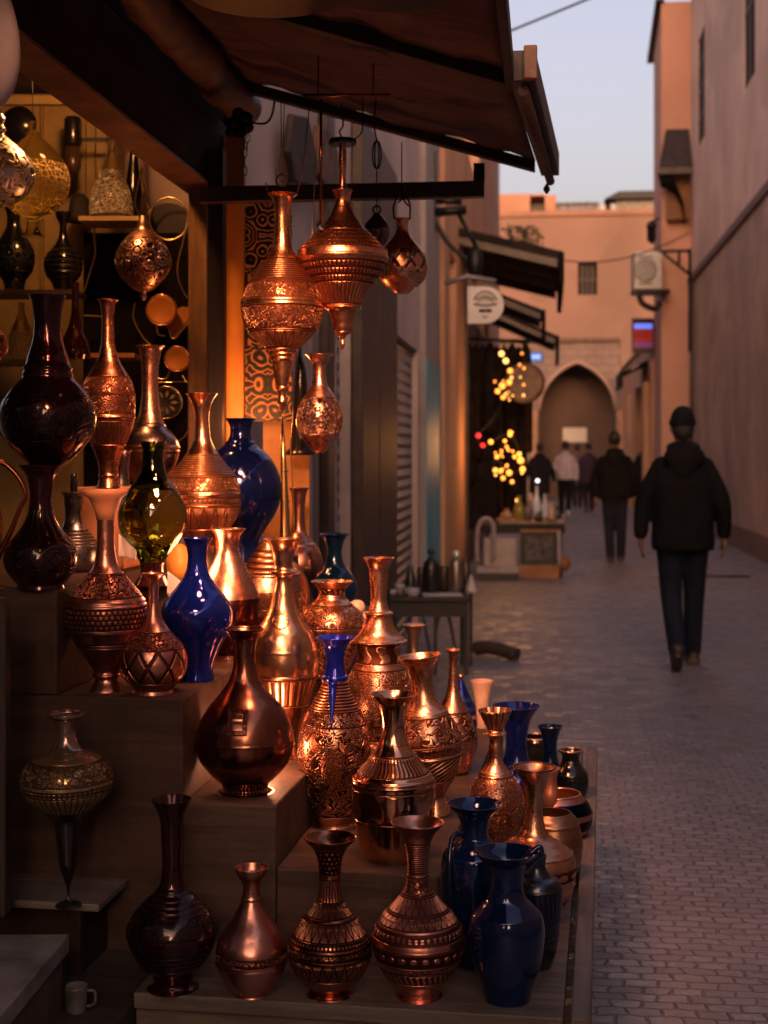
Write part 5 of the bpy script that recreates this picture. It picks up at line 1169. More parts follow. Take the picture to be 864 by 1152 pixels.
for (a, b2), z0, z1 in ((wa, zpx(841, 92, RX), 11.5), (wb, zpx(787, 160, RX), zpx(787, 38, RX))):
    w_ = MB().box(RX + .045, RX + .065, a, b2, z0, z1).build('window', simple('window_dark', (.04, .022, .02), .9, 0, .2, spec=.1), C_)
    mb = MB()
    for k in range(1, 4): mb.box(RX + .034, RX + .044, a, b2, z0 + (z1 - z0) * k / 4 - .02, z0 + (z1 - z0) * k / 4 + .02)
    mb.box(RX + .033, RX + .0445, (a + b2) / 2 - .02, (a + b2) / 2 + .02, z0, z1); mb.build('window_bars', browncol, w_)
MB().tube([(RX - .06, yR - .9, 1.2), (RX - .06, yR - .9, 5.0)], .04, 8).build('downpipe', simple('pipe_grey', (.10, .07, .07), .5, 0, .2), C_)
g = ground_at(817, 649)
e = empty('drain_grate', (g.x, g.y, .001), 'dark iron drain grate in the paving beside the right wall', 'drain')
mb = MB(); mb.box(-.27, .27, -.10, -.07, 0, .012); mb.box(-.27, .27, .07, .10, 0, .012)
for k in range(12): mb.box(-.27 + k * .048, -.25 + k * .048, -.069, .069, 0, .010)
mb.build('grate', iron_m, e)
# projecting house R2
r2 = plaster('salmon_plaster', (.50, .255, .19), .6, .006, .08, .15)
D_ = bld('tall salmon house stepping out beyond the long right wall', 'house', 'salmon_house')
x2 = on_y(744, HY, yR + .35).x; y2e = on_x(735.5, HY, x2).y
wall_x('wall', D_, x2, RX + .6, yR + .35, y2e, 0, 10.9, r2, [])
mb = MB(); mb.prism([(x2 - .12, yR + .2, 10.9), (x2 - .12, y2e + .4, 10.3), (x2 + .05, y2e + .4, 10.3), (x2 + .05, yR + .2, 10.9)], (0, 0, .12)); mb.build('eave', browncol, D_)
# hood over the upper doorway of the salmon house
hd = empty('wall_hood', (0, 0, 0), 'grey tiled hood with curved bracket high on the salmon house', 'hood'); yh = yR + .345
yf = yh - .75; zt1, zf1 = on_y(760, 149, yh).z, on_y(760, 190, yf).z
xl_f, xl_b = on_y(741.5, 0, yf).x, on_y(749, 0, yh).x
q = [Vector((xl_f, yf, zf1)), Vector((RX + .02, yf, zf1)), Vector((RX + .02, yh, zt1)), Vector((xl_b, yh, zt1))]
MB().prism(q, (0, 0, .07)).build('hood_roof', simple('slate', (.05, .04, .045), .9, 0, .2, spec=.1), hd)
MB().box(xl_f, RX + .02, yf - .03, yf + .03, zf1 - .10, zf1 + .03).build('fascia', browncol, hd)
prof = [(xl_f, zf1 - .02), (xl_f + .06, zf1 - .30)] + [(xl_f + .12 + .40 * math.sin(a), zf1 - .32 - .75 * (1 - math.cos(a))) for a in [PI / 2 * i / 8 for i in range(9)]] + [(xl_f + .50, zf1 - .7), (xl_f + .28, zf1 - .12)]
MB().prism([Vector((px_, yf + .04, pz_)) for px_, pz_ in prof], (0, .35, 0)).build('bracket', simple('bracket_dark', (.008, .005, .005), 1, 0, .2, spec=.05), hd)
MB().box(xl_f + .2, RX, yh - .3, yh - .005, zf1 - .95, zf1 + .1).build('soffit_board', simple('soffit_brown', (.22, .09, .04), .7, 0, .2), hd)
# air conditioner
e = empty('air_conditioner', P(730, 325, 29.2), 'white air conditioning unit on a bracket on the right hand wall', 'air conditioner', None, TH); s_ = 29.2 / F
MB().box(-16 * s_, 15 * s_, 0, .5, 0, 42 * s_).build('casing', simple('ac_white', (.42, .40, .40), .5, 0, .08), e, .02)
mb = MB()
for k in range(7): mb.box(-12 * s_, 4 * s_, -.02, -.002, (5 + 5 * k) * s_, (7 + 5 * k) * s_)
mb.build('grille', simple('ac_grille', (.12, .11, .12), .5, 0, .1), e)
MB().lathe([(13 * s_, 0), (13 * s_, .012), (11 * s_, .012)], 28, (-4 * s_, -.022, 21 * s_), M=Matrix.Rotation(PI / 2, 4, 'X')).build('fan_guard', simple('ac_guard', (.2, .19, .2), .5, 0, .1), e)
mb = MB(); mb.box(-16 * s_, 24 * s_, 0, .5, -5 * s_, -.5 * s_); mb.tube(bez([(-10 * s_, .1, -6 * s_), (-6 * s_, .1, -16 * s_), (8 * s_, .1, -22 * s_), (14 * s_, .1, -14 * s_)], 6), 3.5 * s_, 8); mb.build('bracket', iron_m, e)
# iron bracket with cable
e = empty('cable_bracket', P(772, 285, 27.5), 'black triangular cable bracket on the end of the right wall', 'bracket', None, TH); s_ = 27.5 / F
mb = MB()
for a, b2 in (((4, 3), (-30, 2)), ((4, 5), (4, -30)), ((4, -24), (-26, 0)), ((-8, 1), (-8, -12)), ((4, -30), (4, -110))): mb.tube([(a[0] * s_, 0, a[1] * s_), (b2[0] * s_, 0, b2[1] * s_)], .03, 6)
mb.build('frame', iron_m, e)
e = empty('wall_lantern', P(733, 262, 29.6), 'dark lantern on the corner of the salmon house', 'lantern', None, TH); s_ = 29.6 / F
MB().lathe([(1, 1.0), (2 * s_, -12 * s_), (5 * s_, -8 * s_), (5 * s_, 6 * s_), (7 * s_, 8 * s_), (1 * s_, 14 * s_)][1:], 10).build('body', iron_m, e); MB().tube([(0, 0, 12 * s_), (8 * s_, 0, 16 * s_)], .03, 6).build('arm', iron_m, e)
# low house R3 with awning and door jambs
y3a, y3b = y2e + .05, 44.4; x3 = x2 - .05
E_ = bld('low ochre house with pillared doorways below the red sign', 'house', 'ochre_house')
hs = [(y3a + 1.2, y3a + 2.6, 0, 2.6), (y3a + 4.2, y3a + 6.2, 0, 2.8), (y3a + 8.4, y3a + 10.2, 0, 2.6)]
wall_x('wall', E_, x3, x3 + .4, y3a, y3b, 0, 4.0, plaster('ochre_far', (.44, .22, .14), 1, .005), hs)
for h in hs: MB().box(x3 + .2, x3 + .25, h[0], h[1], 0, h[3]).build('door', simple('far_door', (.05, .03, .025), .6, 0, .2), E_)
for y_ in (y3a + .5, y3a + 3.4, y3a + 7.3): MB().box(x3 - .14, x3 - .002, y_, y_ + .5, 0, 3.1).build('pilaster', ochp, E_)
MB().box(x3 - .05, x3 + .5, y3a, y3b, 4.001, 4.1).build('roof', browncol, E_)
e = empty('canopy', (0, 0, 0), 'striped dark and pale awning sagging below the red sign', 'canopy'); ya = y3a + .9
a = on_y(737, 401, ya); c_ = on_y(701, 418, ya)
mats2 = (simple('awning_pale', (.30, .26, .26), .7, 0, .1), darkc)
for k in range(4):
    t0, t1 = k / 4, (k + 1) / 4; p = Vector((a.x, ya, a.z)).lerp(Vector((c_.x, ya, c_.z)), t0); q_ = Vector((a.x, ya, a.z)).lerp(Vector((c_.x, ya, c_.z)), t1)
    MB().prism([p, q_, q_ - Vector((0, 0, .06)), p - Vector((0, 0, .06))], (0, 2.4, 0)).build('stripe', mats2[k % 2], e)
MB().box(c_.x - .05, c_.x, ya, ya + 2.4, c_.z - .35, c_.z + .02).build('valance', darkc, e)

# ================================================================ end of the lane: gateway building
YE = 45.0; og = plaster('orange_render', (.265, .15, .115), .35, .006, .08, .25); gb = plaster('gateway_brick', (.26, .175, .15), .8, .03, .10, .2, brick=(.5, .25, (PI / 2, 0, 0)))
G_ = bld('salmon gateway building with pointed arch closing the lane', 'building', 'gateway_building')
def EX(px): return on_y(px, HY, YE).x
def EZ(py): return on_y(640, py, YE).z
zc = EZ(385); zt = EZ(243)
w0, w1, v0, v1 = EX(650), EX(672), EZ(332), EZ(296)
mb = MB()
for (a, b2, c0, c1) in ((-6, w0, zc, zt), (w1, 6, zc, zt), (w0, w1, zc, v0), (w0, w1, v1, zt)): mb.box(a, b2, YE, YE + .6, c0, c1)
mb.box(EX(698), 6, YE - .003, YE + .6, 0, zc - .002)
mb.build('upper_wall', og, G_)
ax0, ax1, zs_, za = EX(606), EX(693), EZ(462), EZ(408)
xm, hw_ = (ax0 + ax1) / 2, (ax1 - ax0) / 2
def arch_z(x):
    t = min(1, abs(x - xm) / hw_); return zs_ + (za - zs_) * (math.sqrt(max(0, 1 - t * t)) * .78 + .22 * (1 - t))
mb = MB(); n = 44
mb.box(-6, ax0, YE + .02, YE + .6, 0, zc - .01); mb.box(ax1, EX(698) - .01, YE + .02, YE + .6, 0, zc - .01)
for i in range(n):
    xa, xb = ax0 + (ax1 - ax0) * i / n, ax0 + (ax1 - ax0) * (i + 1) / n
    mb.add([(xa, YE + .02, arch_z(xa)), (xb, YE + .02, arch_z(xb)), (xb, YE + .02, zc - .01), (xa, YE + .02, zc - .01), (xa, YE + 1.6, arch_z(xa)), (xb, YE + 1.6, arch_z(xb)), (xb, YE + 1.6, zc - .01), (xa, YE + 1.6, zc - .01)], [(0, 1, 2, 3), (0, 4, 5, 1), (4, 7, 6, 5), (0, 3, 7, 4), (1, 5, 6, 2), (3, 2, 6, 7)])
mb.build('gate_wall', gb, G_)
mb = MB(); pts = [(xm + (hw_ + .05) * (2 * i / 30 - 1)) for i in range(31)]
arc = [(ax0 - .12, zs_)] + [(ax0 + (ax1 - ax0) * i / 30, arch_z(ax0 + (ax1 - ax0) * i / 30) + .02) for i in range(31)] + [(ax1 + .12, zs_)]
mb.tube([(x, YE, z_) for x, z_ in arc[1:-1]], .06, 6); mb.build('arch_moulding', plaster('arch_trim', (.40, .25, .19), 1, .004), G_)
for x in (ax0 - .30, ax1 + .02): MB().box(x, x + .28, YE - .10, YE + .015, zs_ - .22, zs_ + .0).build('capital', ochp, G_); MB().box(x + .04, x + .24, YE - .06, YE + .015, 0, zs_ - .221).build('pier', ochp, G_)
MB().box(-6, EX(697), YE - .1, YE + .0, zc - .005, zc + .12).build('cornice', simple('cornice_dark', (.13, .07, .055), .8, 0, .2), G_)
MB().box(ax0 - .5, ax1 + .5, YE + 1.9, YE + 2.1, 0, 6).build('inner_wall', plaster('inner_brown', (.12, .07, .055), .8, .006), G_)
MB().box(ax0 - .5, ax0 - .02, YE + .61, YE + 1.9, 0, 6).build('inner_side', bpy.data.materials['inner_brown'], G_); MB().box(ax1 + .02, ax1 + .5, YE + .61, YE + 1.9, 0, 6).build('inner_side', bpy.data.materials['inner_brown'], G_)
wn = MB().box(w0, w1, YE + .25, YE + .3, v0, v1).build('window', simple('far_window', (.03, .022, .022), .9, 0, .1, spec=.1), G_)
mb = MB()
for k in range(1, 4): mb.box(w0 + (w1 - w0) * k / 4 - .02, w0 + (w1 - w0) * k / 4 + .02, YE + .18, YE + .21, v0, v1)
mb.box(w0, w1, YE + .175, YE + .215, (v0 + v1) / 2 - .02, (v0 + v1) / 2 + .02); mb.build('window_bars', browncol, wn)
MB().box(-6, 6, YE - .08, YE + .65, zt + .001, zt + .16).build('coping', plaster('coping', (.33, .16, .11), 1, .004), G_)
o = MB().box(EX(634), EX(662), YE + 1.84, YE + 1.89, EZ(497), EZ(480)).build('notice_board', simple('notice_white', (.62, .55, .5), .6, 0, .06)); tag(o, 'white notice board on the wall inside the arch', 'notice board')
def RBX(px, y_): return on_y(px, HY, y_).x
def RBZ(py, y_): return on_y(640, py, y_).z
R_ = bld('orange rooftop hut with dark doorway behind the gateway parapet at left', 'roof hut', 'rooftop_hut'); yh_ = 48.0
wall = MB(); 
for a, b2, c0, c1 in ((RBX(540, yh_), RBX(596, yh_), RBZ(300, yh_), RBZ(217, yh_)), (RBX(613, yh_), RBX(626, yh_), RBZ(300, yh_), RBZ(219, yh_)), (RBX(596, yh_), RBX(613, yh_), RBZ(300, yh_), RBZ(238, yh_))): wall.box(a, b2, yh_, yh_ + 3, c0, c1)
wall.build('wall', plaster('hut_orange', (.45, .22, .15), .6, .004), R_); MB().box(RBX(596, yh_), RBX(613, yh_), yh_ + .8, yh_ + .9, RBZ(240, yh_), RBZ(219, yh_)).build('doorway', browncol, R_)
MB().box(RBX(596, yh_) , RBX(613, yh_), yh_ + .0, yh_ + 3, RBZ(219.5, yh_), RBZ(217.5, yh_)).build('lintel', bpy.data.materials['hut_orange'], R_)
R2_ = bld('grey flat roofed hut on the gateway building at right', 'roof hut', 'rooftop_hut'); 
MB().box(RBX(694, yh_), RBX(760, yh_), yh_, yh_ + 3, RBZ(300, yh_), RBZ(226, yh_)).build('wall', simple('hut_grey', (.26, .22, .21), .8, 0, .2), R2_)
MB().prism([(RBX(680, yh_), yh_ - .3, RBZ(226, yh_)), (RBX(760, yh_), yh_ - .3, RBZ(226, yh_)), (RBX(760, yh_), yh_ - .3, RBZ(218, yh_)), (RBX(696, yh_), yh_ - .3, RBZ(218, yh_))], (0, 3.5, 0)).build('roof', simple('roof_black', (.03, .03, .035), .7, 0, .2), R2_)
R3_ = bld('low grey rooftop shed between the two rooftop huts', 'roof shed', 'rooftop_shed')
MB().box(RBX(627, yh_), RBX(673, yh_), yh_, yh_ + 2, RBZ(300, yh_), RBZ(230, yh_)).build('wall', simple('shed_grey', (.20, .19, .22), .8, 0, .3), R3_); MB().box(RBX(625, yh_), RBX(674, yh_), yh_ - .1, yh_ + 2.1, RBZ(230, yh_) + .002, RBZ(228, yh_)).build('roof', simple('shed_roof', (.15, .15, .17), .7, 0, .2), R3_)
for k, (px, py, r, lab) in enumerate(((677, 237, 5, 'white water tank left of the grey hut'), (690, 235, 4, 'second smaller white tank beside the grey hut'))):
    o = MB().lathe([(r * .03, -.6), (r * .03, r * .028), (r * .024, r * .04), (.01, r * .045)], 20).build('water_tank', white_m); p = on_y(px, py, 47.2); o.location = p; tag(o, lab, 'water tank', 'white rooftop tanks')
# leafy plant above the shed canopy
def leafy(name, label, loc, R, n, sc=(1, 1, 1)):
    e = empty(name, loc, label, 'plant'); mb = MB()
    for i in range(n):
        a = rnd.random() * 2 * PI; t = rnd.random() ** .5; c = Vector((math.cos(a) * t * R * sc[0], math.sin(a) * t * R * sc[1], rnd.random() * R * sc[2]))
        u_ = Vector((rnd.uniform(-1, 1), rnd.uniform(-1, 1), rnd.uniform(-.5, 1))).normalized() * .09; w_ = u_.cross(Vector((rnd.random(), rnd.random(), rnd.random()))).normalized() * .035
        mb.add([c - u_, c + w_, c + u_, c - w_], [(0, 1, 2, 3)])
    mb.build('leaves', simple('leaf', (.10, .085, .035), .7, 0, .3), e)
    mb = MB()
    for i in range(6): a = i * 1.05; mb.tube([(0, 0, -.3), (.5 * R * math.cos(a), .5 * R * math.sin(a), R * .7 * sc[2])], .012, 5)
    mb.build('stems', browncol, e); return e
leafy('rooftop_plant', 'straggly plant against the gateway wall above the shed canopy', on_y(588, 282, 34), .5, 220, (1, .5, 1.2))
# cables
def cable(label, a, b2, sag):
    pts = [a.lerp(b2, i / 24) - Vector((0, 0, sag * 4 * (i / 24) * (1 - i / 24))) for i in range(25)]
    o = MB().tube(pts, .014, 6).build('cable', iron_m); return tag(o, label, 'cable', 'overhead cables')
cable('sagging cable crossing the lane below the gateway parapet', P(556, 262, 32.6), P(775, 262, 27.6), .62)
cable('thin cable crossing the sky at the top edge', P(440, 88, 16), P(800, -60, 16), .02)
# ---- the lane behind the photographer (seen only in reflections, and shading the near paving)
K_ = bld('plain plaster houses behind the viewpoint', 'house', 'plaster_house')
MB().box(-4.6, SX - .45, -30, .4, 0, 3.6).build('wall', pinkw, K_)
sun_block = bld('tall unseen slab added behind the viewpoint to block the low sun', 'house', 'plaster_house'); MB().box(-5, 5, -41, -40, 0, 20).build('wall', och, sun_block)  # unseen tall slab added to keep the low sun off the lane
# ================================================================ people (walking away, seen from behind)
def remeshed(mb, name, mat, parent, voxel, smooth=4):
    o = mb.build(name, mat, None)
    md = o.modifiers.new('r', 'REMESH'); md.mode = 'VOXEL'; md.voxel_size = voxel; md.use_smooth_shade = True
    s_ = o.modifiers.new('s', 'SMOOTH'); s_.iterations = smooth; s_.factor = .5
    dg = bpy.context.evaluated_depsgraph_get(); dg.update()
    me = bpy.data.meshes.new_from_object(o.evaluated_get(dg)); me.materials.clear(); me.materials.append(mat)
    for p in me.polygons: p.use_smooth = True
    bpy.data.objects.remove(o); n = bpy.data.objects.new(name, me); COL.objects.link(n)
    if parent: n.parent = parent
    return n
def limb(mb, pts, rs, n=14):
    pts = bez(pts, 5); m = len(pts); k = len(rs) - 1; out = []
    for i in range(m):
        t = i / (m - 1) * k; a = min(int(t), k - 1); out.append(rs[a] + (rs[a + 1] - rs[a]) * (t - a))
    mb.tube(pts, out, n); mb.ball(pts[0], out[0], 12); mb.ball(pts[-1], out[-1], 12)
def slab(mb, rings, n=24):
    vs = []
    for (x, y, z, rx, ry) in rings:
        for j in range(n):
            a = 2 * PI * j / n; c, s = math.cos(a), math.sin(a); vs.append((x + rx * math.copysign(abs(c) ** .85, c), y + ry * math.copysign(abs(s) ** .85, s), z))
    k = len(rings); fs = [(i * n + j, i * n + (j + 1) % n, (i + 1) * n + (j + 1) % n, (i + 1) * n + j) for i in range(k - 1) for j in range(n)]
    fs += [tuple(range(n))[::-1], tuple((k - 1) * n + j for j in range(n))]; mb.add(vs, fs, True)
skin = simple('skin', (.17, .075, .05), .55, 0, .1); hairm = simple('hair_dark', (.012, .009, .009), .7, 0, .2)
def cloth_mat(name, col, rough=.85):
    m, nt, b = new_mat(name); c = coords(nt); n = noise(nt, c, 5, 4, .55, .8); n2 = noise(nt, c, 90, 3)
    link(nt, mixc(nt, n.ss(.3, .7), tuple(x * .75 for x in col), tuple(x * 1.2 for x in col)), b.inputs['Base Color']); b.inputs['Roughness'].default_value = rough; b.inputs['Specular IOR Level'].default_value = .15
    bump(nt, n * 1.0 + n2 * .05, .03, b); return m
def person(label, gx, gy, H=1.75, top=(.012, .011, .012), legs=(.012, .015, .025), shoe=(.05, .03, .025), stride=.2, lift=True, hood=True, cap=None, wide=1.0, coat=.82, vox=.012, turn=0, mirror=1, near=False, arms=.06):
    k = H / 1.75; root = empty('person', (gx, gy, 0), label, 'person', 'people walking down the lane', turn); root.scale = (k * mirror, k, k)
    body = MB(); hz = .92
    # legs: +x leg planted forward, -x leg trailing with raised heel
    F_ = [(.085, 0, hz), (.09, stride * .55, .50), (.085, stride * .75, .085)]; T_ = [(-.085, 0, hz), (-.075, .03, .50), (-.06, -stride, .14 if lift else .085)]
    for L in (F_, T_): limb(body, L, [.085, .06, .05, .036])
    slab(body, [(0, 0, .84, .13, .095), (0, 0, .95, .16, .11), (0, 0, 1.08, .14, .10), (0, -.0, 1.25, .165, .115), (0, 0, 1.37, .15, .10), (0, .0, 1.45, .09, .08)])
    limb(body, [(0, 0, 1.44), (0, .01, 1.50), (0, .02, 1.56)], [.06, .052, .055])
    body.ball((0, .03, 1.645), .1, 20, (.76, .92, 1.12)); body.ball((0, .075, 1.60), .055, 14, (.9, .9, .9))          # skull and jaw
    body.ball((0, .128, 1.625), .017, 8, (.8, 1, 1.3)); body.ball((0, .118, 1.585), .02, 8, (1.2, .5, .5))             # nose, mouth
    for s in (-1, 1): body.ball((s * .077, .02, 1.632), .028, 10, (.3, .7, 1.1)); body.ball((s * .03, .108, 1.655), .014, 8)
    for s in (-1, 1):
        limb(body, [(s * .15, 0, 1.37), (s * (.215 + arms * .5) * wide, -.02 * s, 1.14), (s * (.225 + arms) * wide, .04 * s + .02, .90)], [.05, .042, .032, .026])
        wx, wy, wz = s * (.225 + arms) * wide, .04 * s + .02, .885
        body.ball((wx, wy, wz - .035), .042, 12, (.5, .85, 1.1))
        if near:
            for f in range(4):
                fy = wy - .03 + .021 * f; L = (.062, .075, .08, .07)[f]; limb(body, [(wx, fy, wz - .065), (wx - s * .006, fy, wz - .065 - L * .55), (wx - s * .022, fy - .002, wz - .065 - L)], [.0095, .009, .0075], 8)
            limb(body, [(wx, wy + .03, wz - .02), (wx - s * .012, wy + .05, wz - .055), (wx - s * .016, wy + .052, wz - .085)], [.012, .0105, .009], 8)
        else: limb(body, [(wx, wy, wz - .07), (wx - s * .012, wy, wz - .12)], [.03, .02], 8)
    remeshed(body, 'body', skin, root, min(vox, .0075) if near else vox, 3)
    tr = MB()
    for L in (F_, T_): limb(tr, [Vector(L[0]), Vector(L[1]), Vector(L[2])], [.108, .084, .068, .060], 16)
    slab(tr, [(0, 0, .80, .15, .11), (0, 0, .92, .178, .128), (0, 0, 1.02, .16, .12)]); remeshed(tr, 'trousers', cloth_mat('trouser_cloth', legs), root, vox, 4)
    jk = MB(); w = wide
    slab(jk, [(0, -.01, coat, .205 * w, .145), (0, -.01, coat + .05, .212 * w, .15), (0, -.012, 1.05, .20 * w, .145), (0, -.015, 1.25, .205 * w, .15), (0, -.01, 1.35, .175 * w, .135), (0, 0, 1.42, .12 * w, .11), (0, .01, 1.53, .068, .072)])
    for s in (-1, 1): limb(jk, [(s * .135 * w, 0, 1.365), (s * (.225 + arms * .5) * w, -.02 * s, 1.14), (s * (.225 + arms) * w, .04 * s + .02, .915)], [.080, .068, .057, .049], 16)
    if hood:
        jk.ball((0, -.11, 1.43), .12, 16, (1.2, .62, .85)); jk.ball((0, -.04, 1.50), .11, 16, (1.1, .9, .45)); jk.ball((0, -.145, 1.36), .07, 12, (1.0, .5, 1.0))
    remeshed(jk, 'jacket', cloth_mat('jacket_cloth', top), root, vox, 4)
    for (L, up) in ((F_, 0), (T_, 1)):
        sh = MB(); x, y, z = L[2]
        if up and lift: limb(sh, [(x, y - .055, .155), (x, y + .03, .08), (x + .005, y + .12, .032)], [.044, .048, .034], 12); sh.tube([(x, y - .085, .135), (x, y + .02, .045), (x, y + .14, .012)], [.03, .042, .036], 10)
        else: limb(sh, [(x, y - .05, .045), (x, y + .06, .045), (x, y + .16, .033)], [.042, .045, .034], 12); sh.box(x - .046, x + .046, y - .09, y + .19, 0, .03)
        remeshed(sh, 'shoe', simple('shoe_leather', shoe, .5, 0, .2), root, vox * .8, 2)
    h = MB(); h.ball((0, .002, 1.675), .104, 20, (.80, .92, 1.04))
    if cap:
        nb = MB(); nb.ball((0, -.012, 1.625), .088, 16, (.82, .80, .95)); remeshed(nb, 'hair', hairm, root, vox, 2)
        hh = MB(); hh.ball((0, .012, 1.688), .106, 20, (.80, .95, .98)); hh.tube([(0, .012, 1.655), (0, .012, 1.685)], [.092, .094], 24); o = remeshed(hh, 'knit_cap', cloth_mat('cap_cloth', cap), root, vox, 2)
    else: remeshed(h, 'hair', hairm, root, vox, 2)
    return root
g = ground_at(775, 753)
person('man in black hooded jacket, navy trousers and dark cap walking nearest down the lane', g.x - .03, g.y + .12, 1.76, (.005, .0045, .0055), (.009, .013, .026), (.05, .026, .02), stride=.26, cap=(.006, .006, .010), wide=1.02, vox=.011, near=True, arms=.055, coat=.80)
g = ground_at(692, 633)
person('man in black jacket and dark jeans walking mid lane with his feet close together', g.x, g.y + .1, 1.75, (.006, .005, .006), (.014, .016, .024), (.03, .02, .02), stride=.10, lift=False, wide=1.15, vox=.014, arms=.0, coat=.86)
g = ground_at(636, 583)
person('person in pale lilac T shirt, black trousers and white shoes', g.x, g.y, 1.74, (.40, .34, .40), (.010, .010, .014), (.55, .52, .55), stride=.22, hood=False, wide=1.02, vox=.016, mirror=-1, coat=.88, arms=.02)
g = ground_at(662, 577)
person('person in dark purple coat walking between the T shirt wearer and the mid lane man', g.x, g.y, 1.72, (.035, .018, .035), (.014, .012, .018), (.05, .04, .04), stride=.2, hood=False, vox=.016, coat=.75)
g = ground_at(607, 585)
person('person in dark coat standing close behind the market stall', g.x, g.y, 1.68, (.014, .011, .014), (.012, .010, .012), (.03, .02, .02), stride=.12, lift=False, wide=1.15, vox=.016, coat=.62)
g = ground_at(725, 577)
person('dark haired person in black half hidden by the nearest man', g.x, g.y, 1.74, (.013, .010, .011), (.012, .010, .012), (.03, .02, .02), stride=.15, vox=.016, coat=.8, mirror=-1)
g = ground_at(649, 572)
person('distant person in brown between the lilac T shirt and the purple coat', g.x, g.y, 1.70, (.12, .07, .06), (.02, .016, .018), (.04, .03, .03), stride=.15, hood=False, vox=.018, lift=False)
# ================================================================ lamps, sky, camera
def point(name, loc, col, w, r, spot=None, aim=None):
    l = bpy.data.lights.new(name, 'SPOT' if spot else 'POINT'); l.color = col; l.energy = w; l.shadow_soft_size = r
    if spot: l.spot_size = math.radians(spot); l.spot_blend = .7
    o = bpy.data.objects.new(name, l); COL.objects.link(o); o.location = loc
    if aim is not None: o.rotation_euler = (Vector(aim) - Vector(loc)).to_track_quat('-Z', 'Y').to_euler()
    return o
WARM = (1, .46, .22)
# two unseen lamps added under the awning for warm light on the copper
for (px, d_, zz_, w_, r_, aim, lab) in ((300, 3.0, 2.44, 86, .16, P(330, 640, 3.9), 'unseen conical lamp added under the awning nearer the shop'), (440, 2.75, 2.36, 26, .11, P(440, 700, 3.7), 'unseen conical lamp added under the awning nearer the lane')):
    lp = P(px, 0, d_); lp.z = zz_
    e = empty('awning_lamp', lp, lab, 'lamp', 'added lamps under the awning')
    MB().lathe([(r_ + .01, 0), (r_ + .012, .004), (.03, .07), (.012, .09)], 32).build('shade', iron_m, e)
    point('added_light', lp + Vector((0, 0, -.01)), WARM, w_, r_, 72, aim)
lp = P(150, 0, 1.75); lp.z = 2.36       # third unseen lamp, added for a soft beam on the middle of the display
e = empty('awning_lamp', lp, 'wide unseen lamp added under the near end of the awning', 'lamp', 'added lamps under the awning')
MB().lathe([(.17, 0), (.172, .004), (.06, .09), (.012, .12)], 32).build('shade', iron_m, e)
point('added_light', lp + Vector((0, 0, -.01)), WARM, 190, .22, 34, P(335, 560, 3.8))
point('string_glow', P(572, 500, 16.9), (1, .5, .15), 12, .3)
jl = P(262, 520, 4.52); e = empty('amber_lamp', jl, 'small hidden amber lamp added behind the cobalt flask to light the jamb', 'lamp')  # hidden lamp added to brighten the orange jamb
MB().lathe([(.012, -.05), (.022, -.03), (.024, .0), (.012, .03)], 20).build('shade', emis('amber_shade_b', (1, .3, .05), .3, (.5, .2, .05)), e)
point('amber_light', jl + Vector((.03, -.02, .12)), (1, .40, .12), 1.5, .03)
# bulb inside the shop behind the beam
ip = P(100, 40, 4.15)
e = empty('ceiling_lamp', ip, 'shop bulb behind the dark beam', 'lamp'); MB().ball((0, 0, 0), .035, 16).build('bulb', emis('shop_bulb', (1, .6, .2), 3), e); MB().tube([(0, 0, .03), (0, 0, 2.735 - ip.z)], .01, 8).build('socket', iron_m, e)
point('shop_light', ip + Vector((0, -.0, -.06)), (1, .50, .17), 9, .05)
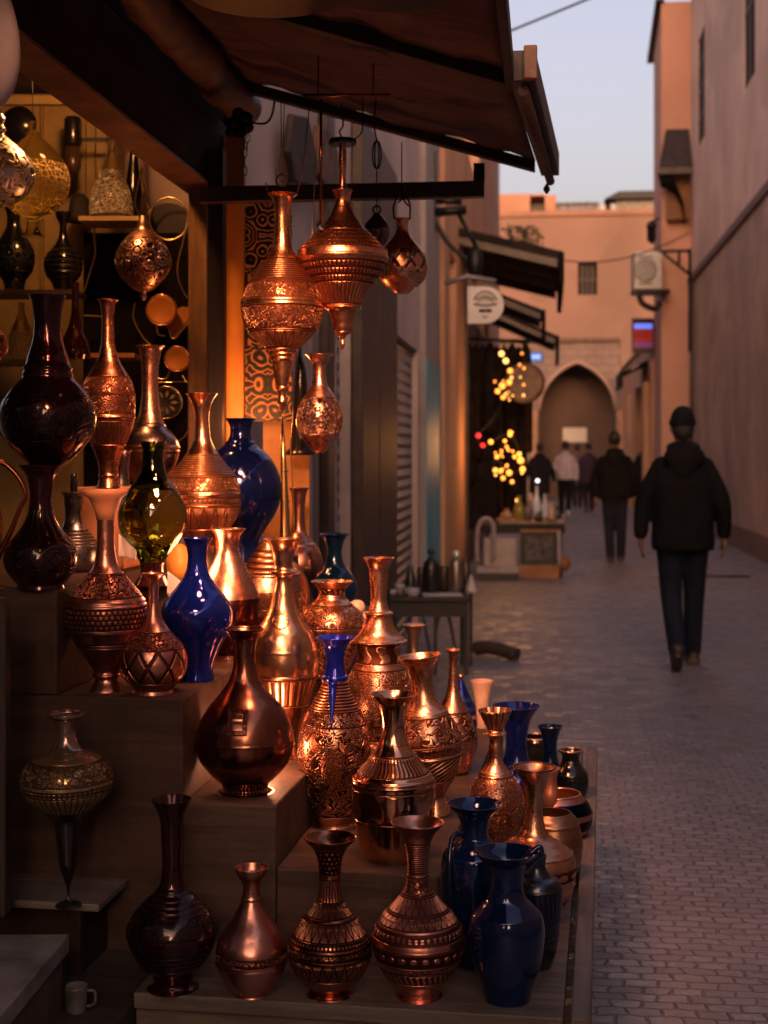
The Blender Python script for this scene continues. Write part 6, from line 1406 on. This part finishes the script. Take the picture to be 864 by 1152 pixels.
# amber lamp glowing between the green and blue vases
am = empty('amber_lamp', P(201, 654, 3.66), 'small glowing amber lamp between the green glass vase and the cobalt vase', 'lamp', None, TH); s_ = 3.66 / F
MB().lathe([(7 * s_, 4 * s_), (13 * s_, 12 * s_), (14 * s_, 26 * s_), (9 * s_, 38 * s_), (5 * s_, 42 * s_)], 28).build('shade', emis('amber_shade', (1, .26, .035), .10, (.5, .18, .04)), am)
MB().lathe([(9 * s_, 0), (7 * s_, 4 * s_), (3 * s_, 5 * s_)], 24).build('base', dkcop_m, am)
point('amber_light', P(222, 628, 3.52), WARM, .5, .04)
tl = P(296, 0, 3.24); tl.z = ZB  # unseen candle added for a warm glow on the step sides
e = empty('added_tea_light', tl, 'small unseen tea light added behind the bronze flask', 'added candle'); MB().lathe([(.02, .001), (.021, .018), (.019, .018), (.018, .012)], 24).build('cup', gold_m, e); MB().lathe([(.001, .014), (.006, .022), (.001, .04)], 12).build('flame', emis('flame', (1, .45, .1), 6), e)
point('added_glow', tl + Vector((0, 0, .06)), WARM, .8, .02)
SUN_EL, SUN_AZ = math.radians(10), math.radians(3)      # low evening sun behind the viewer, slightly to the right
S = Vector((math.sin(SUN_AZ) * math.cos(SUN_EL), -math.cos(SUN_AZ) * math.cos(SUN_EL), math.sin(SUN_EL)))
l = bpy.data.lights.new('sun', 'SUN'); l.energy = .32; l.angle = math.radians(2); l.color = (1, .60, .38)
o = bpy.data.objects.new('sun', l); COL.objects.link(o); o.rotation_euler = S.to_track_quat('Z', 'Y').to_euler()
w = bpy.data.worlds.new('World'); scene.world = w; w.use_nodes = True; nt = w.node_tree; bg_ = nt.nodes['Background']
sk = nt.nodes.new('ShaderNodeTexSky'); sk.sky_type = 'NISHITA'; sk.sun_disc = False; sk.sun_elevation = SUN_EL
sk.sun_rotation = math.atan2(S.x, S.y); sk.air_density = 1.0; sk.dust_density = 8; sk.ozone_density = 1.0
nt.links.new(sk.outputs[0], bg_.inputs[0]); bg_.inputs[1].default_value = .15
cam = bpy.data.cameras.new('camera'); co = bpy.data.objects.new('camera', cam); COL.objects.link(co); scene.camera = co
co.location = (0, 0, CAMZ); co.rotation_euler = (PI / 2, 0, TH)
cam.sensor_fit = 'VERTICAL'; cam.sensor_height = 36; cam.sensor_width = 27; cam.lens = F / 1152 * 36
cam.shift_y = -(576 - HY) / 1152; cam.clip_end = 2000; cam.clip_start = .05
cam.dof.use_dof = True; cam.dof.focus_distance = 3.02; cam.dof.aperture_fstop = 4.6; cam.dof.aperture_blades = 0
vs_ = scene.view_settings; vs_.view_transform = 'Standard'; vs_.look = 'None'; vs_.gamma = 1; vs_.exposure = 1.27
vs_.use_white_balance = True; vs_.white_balance_temperature = 7900; vs_.white_balance_tint = 40
scene.cycles.max_bounces = 8; scene.cycles.transparent_max_bounces = 12; scene.cycles.sample_clamp_indirect = 6; scene.cycles.use_denoising = True
